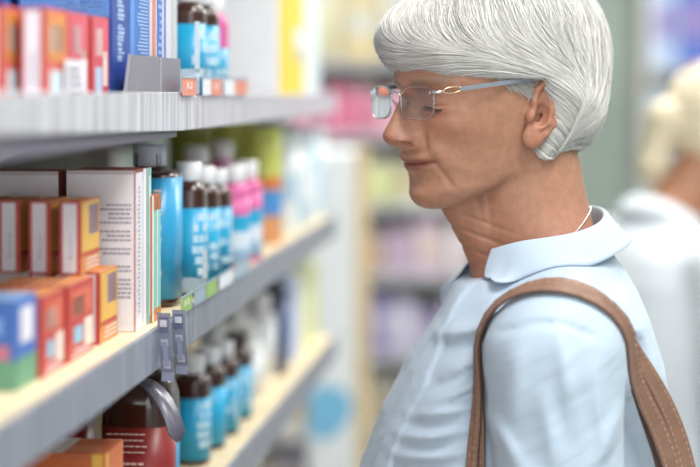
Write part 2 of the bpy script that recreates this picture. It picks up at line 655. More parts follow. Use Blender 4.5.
def bob_sdf(f, l, u):
    P = (f, l, u)
    d = sd_ell(P, (-.015, 0, .052), (.114, .089, .090))
    d = smin(d, sd_ell(P, (-.041, 0, .008), (.0785, .087, .084)), .02)
    d = smin(d, sd_ell(P, (.044, 0, .060), (.082, .073, .045)), .02)
    # large locks: shallow furrows fanning from the crown
    ph = np.arctan2(l + .02, f + .03)
    for s in (1, -1):                                          # locks combed behind and under the ear
        d = smin(d, sd_cap(P, (-.040, .076 * s, .006), (-.016, .066 * s, -.050), .016, .008), .014)
    d = d + .0008 * np.sin(ph * 19 + u * 45) * np.clip((u + .07) / .1, 0, 1) + .0005 * np.sin(ph * 37 - u * 60)
    a = f - ip(u, HCUT)
    fr = .0225 + .0085 * np.clip((f - .085) / .03, 0, 1)
    cut = np.minimum(a, fr - u)
    d = smax(d, cut, .008)
    return smax(d, -.0520 - u - .10 * (f + .05), .006)


def hair_shell(P, sdf, lo, hi, h):
    F = Field(sdf, lo, hi, h)
    V, Q = surface_nets(F.F, *F.ax)
    return F, V, outward(V, Q)


def ribbons(pts, nr, rad):
    n, steps = pts.shape[:2]
    tg = np.gradient(pts, axis=1); tg /= np.linalg.norm(tg, axis=2, keepdims=True) + 1e-9
    sd = np.cross(tg, nr)
    rad = rad[:, None] * np.sin(np.linspace(.12, PI - .03, steps))[None] ** .6
    ring = [pts + sd * rad[..., None], pts + nr * rad[..., None] * .8, pts - sd * rad[..., None]]
    W = np.stack(ring, 2).reshape(-1, 3)
    base = (np.arange(n)[:, None] * steps + np.arange(steps - 1)[None]).reshape(-1, 1) * 3
    q = []
    for j in range(3):
        k = (j + 1) % 3
        q.append(np.concatenate([base + j, base + k, base + 3 + k, base + 3 + j], 1))
    return W, np.concatenate(q)


def sideburn(n, s):
    """short grey wisps in front of the ear"""
    r = np.random.default_rng(8)
    F = Field(head_sdf, (-.02, min(.04 * s, .095 * s), -.04), (.07, max(.04 * s, .095 * s), .05), .002)
    p = np.stack([r.uniform(.010, .046, n), np.full(n, .068 * s), r.uniform(.006, .026, n)], 1)
    p = p[(p[:, 2] > .022 - (.05 - p[:, 0]) * .42)]
    p = F.project(p, .0006, 6)
    d = np.array([-.80, 0, -.36])[None] + r.normal(0, .12, p.shape)
    pts = []
    for k in range(8):
        pts.append(p)
        p = F.project(p + d * .0027, .0007 + .0002 * k, 2)
        d = d + np.array([-.02, 0, -.06])
    pts = np.stack(pts, 1)
    nr = np.stack([F.grad(pts[:, k]) for k in range(8)], 1)
    W, q = ribbons(pts, nr, r.uniform(.00018, .00034, len(pts)))
    return W, q, np.repeat(np.array([.52, .50, .47])[None] * r.uniform(.7, 1.15, len(pts))[:, None], 24, 0)


def bob_strands(F, V, Q, n, person):
    """thin tapered locks traced over the hair surface, head frame in, person frame out"""
    r = np.random.default_rng(3)
    tri = V[Q].mean(1)
    ok = (tri[:, 2] > -.05)
    wgt = np.linalg.norm(np.cross(V[Q[:, 1]] - V[Q[:, 0]], V[Q[:, 2]] - V[Q[:, 0]]), axis=1) * ok
    wgt = wgt * (1 + 1.2 * (tri[:, 1] > 0))
    p = tri[r.choice(len(tri), n, p=wgt / wgt.sum())] + r.normal(0, .0006, (n, 3))
    off = r.uniform(-.0006, .0022, n)
    p = F.project(p, off)
    length = r.uniform(.045, .10, n)
    steps = 13
    hs = length / steps
    pts = [p]
    jit = r.normal(0, .10, n)
    for s in range(steps - 1):
        nrm = F.grad(p)
        f, l, u = p.T
        d = np.stack([.55 * (f + .03), .55 * (l + .035), np.full(n, -.075)], 1)
        d /= np.linalg.norm(d, axis=1, keepdims=True)
        ep = np.stack([-l - .004, f, np.zeros(n)], 1)
        ep /= np.linalg.norm(ep, axis=1, keepdims=True) + 1e-9
        front = np.clip((f + .055) / .07, 0, 1)
        ws = front * (.30 + 1.9 * np.clip((.085 - u) / .06, 0, 1)) - (1 - front) * .85 * np.clip((.025 - u) / .06, 0, 1) * np.sign(l + 1e-6)
        d = d + ep * (ws + jit)[:, None]
        d -= nrm * (d * nrm).sum(1, keepdims=True)
        d /= np.linalg.norm(d, axis=1, keepdims=True) + 1e-9
        p = p + d * hs[:, None]
        q = F.project(p, off + (s / steps) ** 3 * r.uniform(0, .0006, n), 2)
        free = np.clip((-.040 - p[:, 2]) / .010, 0, 1)[:, None] * (p[:, 0:1] < .03) * .55      # loose tips below the bob's edge
        p = q * (1 - free) + p * free
        pts.append(p)
    pts = np.stack(pts, 1)                                  # n, steps, 3
    nr = np.stack([F.grad(pts[:, s]) for s in range(steps)], 1)
    rad = r.uniform(.00022, .00055, n)
    W, q = ribbons(pts, nr, rad)
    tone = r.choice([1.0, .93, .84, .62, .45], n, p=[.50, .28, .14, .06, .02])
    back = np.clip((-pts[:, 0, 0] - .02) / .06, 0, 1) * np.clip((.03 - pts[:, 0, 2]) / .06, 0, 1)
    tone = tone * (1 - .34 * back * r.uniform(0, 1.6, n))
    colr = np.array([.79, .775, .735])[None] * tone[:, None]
    C = np.repeat(colr, steps * 3, 0)
    return W, q, C


def fold_field(f, l, u, folds):
    d = 0
    for (px0, py0, px1, py1, Y, amp, wd) in folds:
        a = (.1466 - (px0 - 350) / FPX * Y, -(py0 - HOR) / FPX * Y + .01)
        b = (.1466 - (px1 - 350) / FPX * Y, -(py1 - HOR) / FPX * Y + .01)
        s, t = seg2(f, u, a, b)
        d = d + amp * np.exp(-(s / wd) ** 2) * (np.sin(PI * np.clip(t * .8 + .1, 0, 1)))
    return d


def shirt_sdf(person, f, l, u, folds=(), sleeve_folds=(), hem=-.66, loose=0.004):
    P = (f, l, u)
    d = torso_sdf(f, l, u) - loose
    arm = arm_sdf(P, .060, .050, .036, .93)
    d = smin(d, arm, .024)
    d = smin(d, sd_cap((f, np.abs(l), u), (-.056, .028, -.158), (-.062, .10, -.215), .038, .038), .03)
    d = smin(d, sd_cap(P, (-.030, 0, -.11), (-.048, 0, -.20), .0640, .0690, .96), .025)
    d = smax(d, hem - u, .004)
    near = np.clip((l - .02) / .05, 0, 1)
    if folds: d = d - fold_field(f, l, u, folds) * near * np.clip((.168 - l) / .02, 0, 1)
    if sleeve_folds: d = d - fold_field(f, l, u, sleeve_folds) * np.clip((l - .13) / .03, 0, 1)
    # button placket: a raised flat strip down the front
    lc = ip(u, [(-.16, .026), (-.21, .052), (-.27, .080), (-.70, .085)])
    pl = np.clip((.018 - np.abs(l - lc)) / .0028, 0, 1) * (f > -.03) * (u < -.16)
    d = d - .0030 * pl
    # neck opening
    return smax(d, u - (-.157 - .30 * (f + .043)), .004)


def collar_mesh(mb, m, field=None):
    """stand, fold and fall of a shirt collar, open at the front"""
    import itertools
    ring = []
    N = 72
    a0, a1 = math.radians(40), math.radians(14)
    for i in range(N + 1):
        t = a0 + (2 * PI - a0 - a1) * i / N                 # from the near wing round the back to the far wing
        c, s = math.cos(t), math.sin(t)
        edge = min(t - a0, 2 * PI - a1 - t)                # angle from the wing tip
        tip = math.exp(-(edge / .36) ** 2)
        bk = (1 - c) / 2
        cx = -.043

        def P(rf, rl, u, push=0): return (cx + rf * c + push, rl * s, u)
        uf = -.132 - .021 * c + .006 * math.sin(t * 2) - .003 * tip
        stand_b = P(.067, .066, uf - .030)
        fold_i = P(.0640, .0650, uf - .003)
        fold = P(.0655, .0665, uf)
        fold_o = P(.0680, .0690, uf - .0015)
        fall = .029 + .005 * (1 - bk) + .044 * tip
        spread = .012 + .010 * bk
        mid = P(.0690 + spread * .45, .0700 + spread * .5, uf - fall * .5)
        low = P(.0700 + spread * (1 - .55 * tip), .0710 + spread + .016 * tip, uf - fall + .004 * math.sin(3 * t), -.016 * tip)
        ring.append([stand_b, fold_i, fold, fold_o, mid, low])
    if field:                                              # the fall lies on the cloth below it
        for k in (3, 4, 5):
            q = np.array([r[k] for r in ring]); v = field(q); lim = .0030 - .0004 * k
            q = q + field.grad(q) * np.clip(lim - v, 0, .05)[:, None]
            for i, r in enumerate(ring): r[k] = tuple(q[i])
    mb.rings(ring, m, closed=False)


# ------------------------------------------------------------------ the place: shelving frame of reference
TH = math.atan(0.11)
UX, UY = math.sin(TH), math.cos(TH)
P0X, P0Y = (178 - 350) / FPX * 1.62, 1.62


def W(s, d, z):
    """s along the shelf front (0 at the joint of the bays, away from the lens), d into the shelf, z height"""
    return Vector((P0X + s * UX - d * UY, P0Y + s * UY + d * UX, z))


def s_at(px, d=0.0):
    k = (px - 350) / FPX
    return (k * (P0Y + d * UX) - P0X + d * UY) / (UX - k * UY)


Z_TOP, Z_MID, Z_LOWN, Z_LOWF = CAMZ - .012, CAMZ - .221, CAMZ - .458, CAMZ - .433
S_END = 1.30                                               # far end of the unit
S_NEAR = -1.0

# ------------------------------------------------------------------ structure
m_floor = mat('floor_vinyl', hexc('b9bcbb'), .35, var=.06, vscale=6)
m_wall = mat('painted_wall', hexc('b4c0ba'), .8, var=.05, vscale=2)
m_ceil = mat('ceiling_tile', hexc('f2f2f0'), .9, var=.03, vscale=8)


def plane_obj(name, x0, x1, y0, y1, z0, z1, m):
    b = MB(); b.box(x0, x1, y0, y1, z0, z1, m)
    return tag(b.build(name), kind='structure')


plane_obj('floor', -3.2, 4.6, -3.2, 9.2, -.1, 0, m_floor)
plane_obj('wall_back', -3.2, 4.6, 9.0, 9.15, 0, 3.0, m_wall)
plane_obj('wall_right', 4.45, 4.6, -3.2, 9.0, 0, 3.0, m_wall)
plane_obj('wall_left', -3.2, -3.05, -3.2, 9.0, 0, 3.0, m_wall)
plane_obj('ceiling', -3.2, 4.6, -3.2, 9.15, 3.0, 3.1, m_ceil)

# ------------------------------------------------------------------ the customer
WOMAN = Person('person', (.1466, 1.66, 1.49), (-1, 0), math.radians(31))
m_skin = mat('skin', (.5, .3, .2), .46, attr='tint', var=.10, vscale=130, bump=.22, bscale=420, sss=.18, spec=.42)
V, Q = WOMAN.build_body(None)
C = skin_colors(V, WOMAN, 'ad7f66', '925443', '8f5449', '857a6e')
woman = np_mesh('person', V, Q, [m_skin], colors=C)
WOMAN.place(woman)
tag(woman, 'older woman with a white bob in a pale blue shirt, looking at the shelf', 'person')
PLACE = WOMAN.M


def under_woman(o):
    o.parent = woman
    return o


# hair
m_hair = mat('white_hair', (.8, .78, .75), .38, attr='tint', spec=.5)
HF, HV, HQ = hair_shell(WOMAN, bob_sdf, (-.15, -.11, -.085), (.145, .11, .16), .0022)
HV = relax(HV, HQ, 1)
n0 = len(HV)
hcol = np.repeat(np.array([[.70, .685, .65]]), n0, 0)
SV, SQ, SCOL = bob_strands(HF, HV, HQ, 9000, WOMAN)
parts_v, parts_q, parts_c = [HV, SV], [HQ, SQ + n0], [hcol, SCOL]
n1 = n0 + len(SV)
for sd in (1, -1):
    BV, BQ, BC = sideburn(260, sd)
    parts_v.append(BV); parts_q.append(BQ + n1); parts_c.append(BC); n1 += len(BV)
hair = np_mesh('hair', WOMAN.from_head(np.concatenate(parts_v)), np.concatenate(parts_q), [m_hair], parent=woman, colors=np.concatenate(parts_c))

# shirt
m_shirt = mat('pale_blue_cotton', hexc('b3c4d4'), .62, var=.03, vscale=9, sheen=.15)
nt = m_shirt.node_tree                                   # soft drag folds running down from the shoulder towards the front
tc = nt.nodes.new('ShaderNodeTexCoord'); cx_ = nt.nodes.new('ShaderNodeCombineXYZ')
for k, (vec, fq) in enumerate((((.86, .1, -.50), 7), ((.50, 0, .86), 42), ((0, 1, 0), 12))):
    dt = nt.nodes.new('ShaderNodeVectorMath'); dt.operation = 'DOT_PRODUCT'; dt.inputs[1].default_value = tuple(q * fq for q in vec)
    nt.links.new(tc.outputs['Object'], dt.inputs[0]); nt.links.new(dt.outputs['Value'], cx_.inputs[k])
nz = nt.nodes.new('ShaderNodeTexNoise'); nz.inputs['Scale'].default_value = 1; nz.inputs['Detail'].default_value = 2.5
nt.links.new(cx_.outputs[0], nz.inputs['Vector'])
bp = nt.nodes.new('ShaderNodeBump'); bp.inputs['Strength'].default_value = .42; bp.inputs['Distance'].default_value = .010
nt.links.new(nz.outputs['Fac'], bp.inputs['Height']); nt.links.new(bp.outputs[0], nt.nodes['Principled BSDF'].inputs['Normal'])
FOLDS = [(486, 326, 438, 346, 1.53, .0045, .006), (484, 352, 446, 378, 1.53, .0050, .0055), (482, 374, 424, 410, 1.53, .0060, .006),
         (480, 398, 412, 422, 1.53, .0050, .0055), (478, 418, 404, 444, 1.53, .0055, .006), (476, 442, 398, 462, 1.53, .0050, .006),
         (500, 306, 474, 338, 1.53, .0035, .006), (470, 300, 444, 336, 1.53, .0025, .007), (474, 462, 420, 484, 1.53, .005, .006),
         (604, 270, 634, 330, 1.6, .003, .008), (628, 300, 655, 400, 1.58, .0035, .008), (480, 480, 440, 520, 1.5, .006, .009)]
SLEEVE = [(562, 340, 574, 430, 1.41, .0040, .008), (520, 345, 512, 430, 1.41, .0035, .010), (596, 372, 604, 450, 1.42, .0040, .008),
          (545, 400, 556, 470, 1.41, .0035, .008), (490, 420, 520, 466, 1.42, .004, .007), (618, 410, 586, 466, 1.44, .004, .008),
          (512, 470, 580, 500, 1.42, .004, .009),
          (498, 335, 530, 323, 1.44, -.0022, .0026), (527, 323, 562, 321, 1.44, -.0022, .0026), (559, 321, 596, 336, 1.44, -.0022, .0026)]
FOLDS = [(*q[:5], q[5] * 2.3, q[6]) for q in FOLDS]
SLEEVE = [(*q[:5], q[5] * 1.5, q[6]) for q in SLEEVE]
shirt_fn = lambda f, l, u: shirt_sdf(WOMAN, f, l, u, FOLDS, SLEEVE)
SF = Field(shirt_fn, (-.21, -.40, -.71), (.17, .40, -.09), .0032)
V, Q = surface_nets(SF.F, *SF.ax)
Q = outward(V, Q)
V = relax(V, Q, 1)
shirt = np_mesh('shirt', V, Q, [m_shirt], parent=woman)
b = MB(); collar_mesh(b, m_shirt, SF)
collar = b.build('collar', shirt)
sb = collar.modifiers.new('subdivision', 'SUBSURF'); sb.levels = 1; sb.render_levels = 2; sb.boundary_smooth = 'PRESERVE_CORNERS'
so = collar.modifiers.new('solid', 'SOLIDIFY'); so.thickness = .0016; so.offset = 0
# trousers and shoes (below the picture)
m_trouser = mat('navy_trousers', hexc('39414f'), .8, var=.08)
m_shoe = mat('dark_shoe_leather', hexc('3a302b'), .4)


def trousers_and_shoes(parent, mt, ms):
    def tr(f, l, u):
        d = smin(torso_sdf(f, l, u) - .001, legs_sdf((f, l, u), .088, .062), .04)
        return smax(smax(d, u + .60, .004), -1.42 - u, .004)
    F = Field(tr, (-.22, -.25, -1.46), (.18, .25, -.56), .011)
    V, Q = surface_nets(F.F, *F.ax)
    np_mesh('trousers', relax(V, outward(V, Q), 1), outward(V, Q), [mt], parent=parent)
    for s in (1, -1):
        def sh(f, l, u):
            d = sd_cap((f, l - .08 * s, u), (-.055, 0, -1.452), (.115, .006 * s, -1.462), .042, .034)
            d = smin(d, sd_cap((f, l - .08 * s, u), (-.035, 0, -1.44), (-.03, 0, -1.40), .046, .045), .02)
            return smax(d, -1.4895 - u, .003)
        F = Field(sh, (-.13, .08 * s - .07, -1.51), (.18, .08 * s + .07, -1.34), .007)
        V, Q = surface_nets(F.F, *F.ax)
        np_mesh('shoe', relax(V, outward(V, Q), 1), outward(V, Q), [ms], parent=parent)


trousers_and_shoes(woman, m_trouser, m_shoe)

# lashes of the lowered near and far eye
m_lash = mat('eyelash', hexc('3a302c'), .6)
HEADF = Field(lambda f, l, u: head_sdf(f, l, u), (.05, -.07, -.03), (.13, .07, .03), .0016)
for s in (1, -1):
    b = MB()
    line = []
    for k in range(12):
        al = .0205 + .0225 * k / 11
        u = -.0052 + .25 * (al - .031) ** 2 / .03 - .0006
        q = HEADF.project(np.array([[.1, al * s, u]]), .0004, 8)[0]
        line.append(q)
    b.tube(WOMAN.from_head(np.array(line)), [.0003] + [.0007] * 10 + [.0003], m_lash, 6)
    for k in range(1, 12):
        q = line[k]
        tip = q + np.array([.0055, .0025 * s * (k / 11 - .3), -.0030 + .0009 * math.sin(k * 2.1)])
        b.tube(WOMAN.from_head(np.array([q, q * .4 + tip * .6 + np.array([0, 0, -.0006]), tip])), [.00035, .00028, .00008], m_lash, 4)
    b.build('eyelashes', woman)

# eyeglasses
m_lens = bpy.data.materials.new('lens_glass'); m_lens.use_nodes = True
nt = m_lens.node_tree
for n in list(nt.nodes): nt.nodes.remove(n)
out = nt.nodes.new('ShaderNodeOutputMaterial'); mx = nt.nodes.new('ShaderNodeMixShader'); fr = nt.nodes.new('ShaderNodeFresnel')
gl = nt.nodes.new('ShaderNodeBsdfGlossy'); tp = nt.nodes.new('ShaderNodeBsdfTransparent')
fr.inputs['IOR'].default_value = 1.6; gl.inputs['Roughness'].default_value = .01
tp.inputs['Color'].default_value = (.93, .94, .97, 1)
nt.links.new(fr.outputs[0], mx.inputs[0]); nt.links.new(tp.outputs[0], mx.inputs[1]); nt.links.new(gl.outputs[0], mx.inputs[2])
nt.links.new(mx.outputs[0], out.inputs[0])
m_facet = mat('lens_rim_glass', (.95, .97, 1), .05, trans=1.0)
m_silver = mat('silver_metal', (.72, .72, .73), .22, 1.0)
m_gold = mat('rose_gold_metal', hexc('d9b79a'), .25, 1.0)
m_temple = mat('grey_blue_acetate', hexc('7f858f'), .3, var=.06, vscale=300)
glasses = empty('eyeglasses')
glasses.matrix_world = PLACE
tag(glasses, 'rimless eyeglasses with grey temples worn by the white-haired woman', 'eyeglasses')


def gl_f(l): return .1150 - .16 * max(0, abs(l) - .006) * .9 - .9 * max(0, abs(l) - .02) ** 2


def lens_outline(s, n=40, grow=0):
    pts = []
    for k in range(n):
        a = 2 * PI * k / n
        ca, sa = math.cos(a), math.sin(a)
        q = (abs(ca) ** 3.2 + abs(sa) ** 3.2) ** (-1 / 3.2)
        l = .0315 + (.0232 + grow) * q * ca
        u = -.0015 + (.0148 + grow) * q * sa - .0018 * (ca * .5 + .5) * (sa < 0)
        pts.append((l * s, u))
    return pts


H = lambda q: tuple(WOMAN.from_head(np.array(q))[0])
for s in (1, -1):
    b = MB()
    o_ = lens_outline(s)
    inner = [(gl_f(l) - .0, l, u) for l, u in o_]
    for off, rev in ((.0011, False), (-.0011, True)):
        rings = []
        for fct in (1.0, .7, .4, .12):
            rings.append([H((gl_f(.032 * s + (l - .032 * s) * fct) + off, .032 * s + (l - .032 * s) * fct, -.0015 + (u + .0015) * fct)) for l, u in o_])
        b.rings(rings, m_lens, cap1=True)
    lens = b.build('lens', glasses)
    b = MB()
    rim = [H((gl_f(l), l, u)) for l, u in lens_outline(s, grow=.0003)]
    b.tube(rim + rim[:2], .0014, m_facet, 5)
    b.build('polished_edge', lens)
    # hinge, end piece with an open oval, temple
    b = MB()
    b.tube([H((gl_f(.053) + .0015, .053 * s, .0075)), H((gl_f(.053) + .0005, .0585 * s, .0078)), H((.1015, .0630 * s, .0085))], [.0016, .0015, .0015], m_silver, 8)
    b.tube([H((gl_f(.053) + .002, .0515 * s, .0075)), H((gl_f(.053) - .003, .0515 * s, .0075))], .0016, m_silver, 8)
    b.build('hinge', glasses)
    b = MB()
    oval = []
    for k in range(21):
        a = 2 * PI * k / 20
        oval.append(H((.0935 + .0095 * math.cos(a), (.0648 + .0020 * (1 - math.cos(a)) * .5) * s, .0100 + .0030 * math.sin(a) - .0011 * math.cos(a))))
    b.tube(oval, .0009, m_gold, 6)
    tag(b.build('end_piece', glasses), 'open gold oval at the hinge')
    b = MB()
    path = [(.086, .0665, .0110), (.070, .0695, .0130), (.050, .0722, .0155), (.030, .0742, .0180), (.010, .0760, .0205), (-.006, .0772, .0212)]
    path += [(-.018, .0785, .0165), (-.026, .079, .006), (-.030, .079, -.008)]
    rr = []
    for i, (f, l, u) in enumerate(path):
        hgt = .0021 if i < 6 else .0018
        rr.append([H((f, (l + dl) * s, u + du)) for dl, du in ((-.0007, -hgt), (.0007, -hgt), (.0007, hgt), (-.0007, hgt))])
    b.rings(rr, m_temple, cap0=True, cap1=True, smooth=False)
    b.build('temple', glasses)
    b = MB()
    b.tube([H((gl_f(.012) - .001, .0105 * s, .003)), H((.112, .0105 * s, .001)), H((.108, .0112 * s, -.004))], .0006, m_silver, 6)
    b.lathe([(.0001, 0), (.002, .0006), (.0028, .002), (.002, .0034), (.0001, .004)], m_lens, 10)
    np_ = len(b.v) - 50
    for q in range(np_, len(b.v)):
        x, y, z = b.v[q]; b.v[q] = H((.1075 + x * .5, (.0115 + y * .5) * s, -.0075 + z * 1.6))
    b.build('nose_pad', glasses)
b = MB()
b.tube([H((gl_f(.009) + .001, .0105, .0045)), H((.1165, .006, .0075)), H((.1172, 0, .0085)), H((.1165, -.006, .0075)), H((gl_f(.009) + .001, -.0105, .0045))],
       .0009, m_silver, 8)
b.build('bridge', glasses)

# necklace at the nape
m_chain = mat('silver_chain', (.8, .8, .82), .2, 1.0)
NF = Field(lambda f, l, u: smin(WOMAN.neck_sdf((f, l, u)), torso_sdf(f, l, u) + .014, .02), (-.16, -.12, -.24), (.08, .12, -.06), .004)
pts = []
for k in range(120):
    a = 2 * PI * k / 120
    q = np.array([[-.040 + .075 * math.cos(a), .07 * math.sin(a), -.148 - .040 * math.cos(a)]])
    for _ in range(6):
        g = NF.grad(q); g[:, 2] = 0
        q = q - g * (NF(q) - .0012)[:, None]
    pts.append(q[0])
b = MB()
for k in range(120):
    p, q = Vector(pts[k]), Vector(pts[(k + 1) % 120])
    b.tube([p, p.lerp(q, .5), q], [.0005, .0012, .0005], m_chain, 6)
neck = b.build('necklace')
neck.matrix_world = PLACE
tag(neck, 'thin silver chain necklace inside the pale blue shirt collar', 'necklace')

# handbag: two straps over the near shoulder, bag hanging under the arm
m_leather = mat('brown_leather', hexc('866554'), .45, var=.12, vscale=60, bump=.35, bscale=500)
m_leather_edge = mat('dark_leather_edge', hexc('5a4238'), .6)
m_stitch = mat('leather_stitching', hexc('b99a84'), .7)
bag = empty('handbag')
bag.matrix_world = PLACE
tag(bag, 'brown leather shoulder bag hanging from straps on the woman\'s shoulder', 'handbag')


def shirt_hit(px, py, Y=None):
    """where the sight line through a picture point meets the shirt (person frame)"""
    inv = PLACE.inverted()
    if Y: return np.array(inv @ Vector(((px - 350) / FPX * Y, Y, CAMZ - (py - HOR) / FPX * Y)))
    o = np.array(inv @ Vector((0, 0, CAMZ)))
    e = np.array(inv @ Vector(((px - 350) / FPX, 1, CAMZ - (py - HOR) / FPX)))
    t = np.linspace(1.3, 1.75, 220)
    pp = o[None] + (e - o)[None] * t[:, None]
    v = SF(pp)
    i = np.argmax(v < 0) if (v < 0).any() else np.argmin(v)
    return pp[i]


def strap(points, tail0, tail1, width, lift, name, m=None, turn=0):
    m = m or m_leather
    P3 = [shirt_hit(*q) for q in points]
    P3 = np.array(([tail0] if tail0 is not None else []) + [tuple(p) for p in P3] + [tail1])
    # smooth resampling
    t = np.concatenate([[0], np.cumsum(np.linalg.norm(np.diff(P3, axis=0), axis=1))])
    tt = np.linspace(0, t[-1], 70)
    R = np.stack([np.interp(tt, t, P3[:, q]) for q in range(3)], 1)
    for _ in range(25):
        R[1:-1] = .25 * R[:-2] + .5 * R[1:-1] + .25 * R[2:]
    on = (R[:, 2] > -.47)
    for _ in range(8):
        d = SF(R)
        g = SF.grad(R)
        R = R + np.where((d < lift)[:, None] & on[:, None], g * (lift - d)[:, None], 0)
        R[1:-1] = .25 * R[:-2] + .5 * R[1:-1] + .25 * R[2:]
    d = SF(R)
    R = R + np.where((d < lift)[:, None] & on[:, None], SF.grad(R) * (lift - d)[:, None], 0)
    N = SF.grad(R)
    for _ in range(30): N[1:-1] = .25 * N[:-2] + .5 * N[1:-1] + .25 * N[2:]
    q = np.linspace(0, 1, len(R))
    N = N + np.array([[0, 1, 0]]) * (turn * np.clip((q - .45) / .2, 0, 1))[:, None]      # the band tips towards the arm behind the shoulder
    N /= np.linalg.norm(N, axis=1, keepdims=True)
    T = np.gradient(R, axis=0); T /= np.linalg.norm(T, axis=1, keepdims=True)
    B = np.cross(T, N); B /= np.linalg.norm(B, axis=1, keepdims=True)
    N = np.cross(B, T)
    wt = np.interp(np.linspace(0, 1, len(R)), [0, .3, .5, .7, 1], width)
    b = MB()
    rings = []
    for i in range(len(R)):
        h = wt[i] / 2
        prof = [(-h, .0), (-h, .0020), (-h + .0012, .0032), (-h + .0035, .0027), (h - .0035, .0027), (h - .0012, .0032), (h, .0020), (h, .0)]
        rings.append([R[i] + B[i] * x + N[i] * y for x, y in prof])
    b.rings(rings, m, mf=lambda i, j: m_leather_edge if j in (0, 6, 7) else m, cap0=True, cap1=True)
    o = b.build(name, bag)
    b = MB()
    seg = [0]
    acc = 0
    for i in range(1, len(R)):
        pa, pb = R[i - 1], R[i]
        h = wt[i] / 2
        for sgn in (-1, 1):
            for a0, a1 in ((.08, .42), (.58, .92)):
                A = pa + (pb - pa) * a0 + (B[i] * sgn * (h - .0035)) + N[i] * .0026
                Z = pa + (pb - pa) * a1 + (B[i] * sgn * (h - .0035)) + N[i] * .0026
                b.tube([A, Z], .0005, m_stitch, 4)
    b.build('stitching', o)


front_tail = (.02, .196, -.595)
back_tail = (-.165, .200, -.595)
strap([(469, 466, 1.50), (473, 430, 1.50), (478, 396, 1.50), (487, 352, 1.495), (500, 324, 1.485), (520, 303, 1.475), (545, 293), (568, 301), (595, 325, 1.462), (616, 357, 1.478), (637, 388, 1.492), (657, 418, 1.505), (678, 452, 1.52)],
      (.035, .168, -.595), back_tail, (.010, .012, .016, .019, .020), .0050, 'strap', turn=1.0)
strap([(478, 466, 1.505), (482, 430, 1.505), (487, 396, 1.505), (496, 352, 1.50), (510, 322, 1.49), (530, 299, 1.48), (552, 287), (581, 293), (606, 314, 1.475), (630, 341, 1.49), (652, 373, 1.505), (672, 409, 1.52), (691, 447, 1.53)],
      (.03, .158, -.595), (-.175, .190, -.595), (.009, .011, .015, .018, .020), .0026, 'strap', turn=1.0)
strap([(632, 388, 1.51), (639, 407, 1.512), (648, 432, 1.515), (657, 452, 1.52), (664, 468, 1.52)], None, (-.13, .214, -.60), (.006, .016, .028, .040, .050), .0016, 'gusset', m_leather_edge, 0)
b = MB()
rr = []
for z, g in ((-.86, .80), (-.85, .97), (-.80, 1.0), (-.68, .95), (-.60, .86), (-.588, .82)):
    ring = []
    for k in range(28):
        a = 2 * PI * k / 28
        q = (abs(math.cos(a)) ** 5 + abs(math.sin(a)) ** 5) ** (-.2)
        ring.append((-.075 + .135 * g * q * math.cos(a), .206 + .022 * q * math.sin(a) * g, z))
    rr.append(ring)
b.rings(rr, m_leather, cap0=True, cap1=True)
b.build('bag_body', bag)

# ------------------------------------------------------------------ shelving unit on the left
m_back = mat('grey_back_panel', hexc('6f6d70'), .7, var=.05, vscale=12)
m_steel = mat('powder_coated_steel', hexc('b9bac4'), .45, .0, var=.05, vscale=30)
m_birch = mat('birch_shelf_board', hexc('e6d3ae'), .5, var=.10, vscale=14)
m_dark = mat('dark_steel', hexc('5b5a62'), .5, .3)


def streaky(name, col, metal, rough):
    """brushed / wavy price rail: ripples across its length, with upright mirrored streaks also painted into its colour"""
    m = mat(name, col, rough, metal)
    nt = m.node_tree; bs = nt.nodes['Principled BSDF']
    tc = nt.nodes.new('ShaderNodeTexCoord'); mp = nt.nodes.new('ShaderNodeMapping'); nz = nt.nodes.new('ShaderNodeTexNoise')
    mp.inputs['Scale'].default_value = (6, 70, 4)
    nz.inputs['Scale'].default_value = 1.0; nz.inputs['Detail'].default_value = 3
    nt.links.new(tc.outputs['Object'], mp.inputs['Vector']); nt.links.new(mp.outputs[0], nz.inputs['Vector'])
    bp = nt.nodes.new('ShaderNodeBump'); bp.inputs['Strength'].default_value = .6; bp.inputs['Distance'].default_value = .004
    nt.links.new(nz.outputs['Fac'], bp.inputs['Height']); nt.links.new(bp.outputs[0], bs.inputs['Normal'])
    mr = nt.nodes.new('ShaderNodeMapRange'); mr.inputs['From Min'].default_value = .3; mr.inputs['From Max'].default_value = .7
    mr.inputs['To Min'].default_value = .55; mr.inputs['To Max'].default_value = 1.15  # light and dark reflection streaks painted into the base colour
    nt.links.new(nz.outputs['Fac'], mr.inputs['Value'])
    mx = nt.nodes.new('ShaderNodeMix'); mx.data_type = 'RGBA'; mx.blend_type = 'MULTIPLY'; mx.inputs[0].default_value = 1
    mx.inputs[6].default_value = (*col, 1)
    nt.links.new(mr.outputs[0], mx.inputs[7]); nt.links.new(mx.outputs[2], bs.inputs['Base Color'])
    return m


m_rail = streaky('clear_price_rail', hexc('e2e5ec'), .30, .20)
m_rail2 = streaky('grey_price_rail', hexc('a2a6b4'), .30, .30)
ROT = -TH
unit = empty('shelving_unit', W(0, 0, 0), ROT)
tag(unit, 'tall stocked store shelving unit with grey price rails beside the older woman', 'shelving unit')
b = MB(); b.box(-.44, -.42, S_NEAR, S_END, .02, 2.2, m_back); b.build('back_panel', unit)
b = MB(); b.box(-.42, -.01, S_NEAR, S_END, 0, .12, m_dark); b.build('plinth', unit)
for y in (S_NEAR, -.02, S_END - .04):
    b = MB(); b.box(-.42, -.385, y, y + .04, .0, 2.2, m_steel); b.build('upright', unit, bevel=.002)


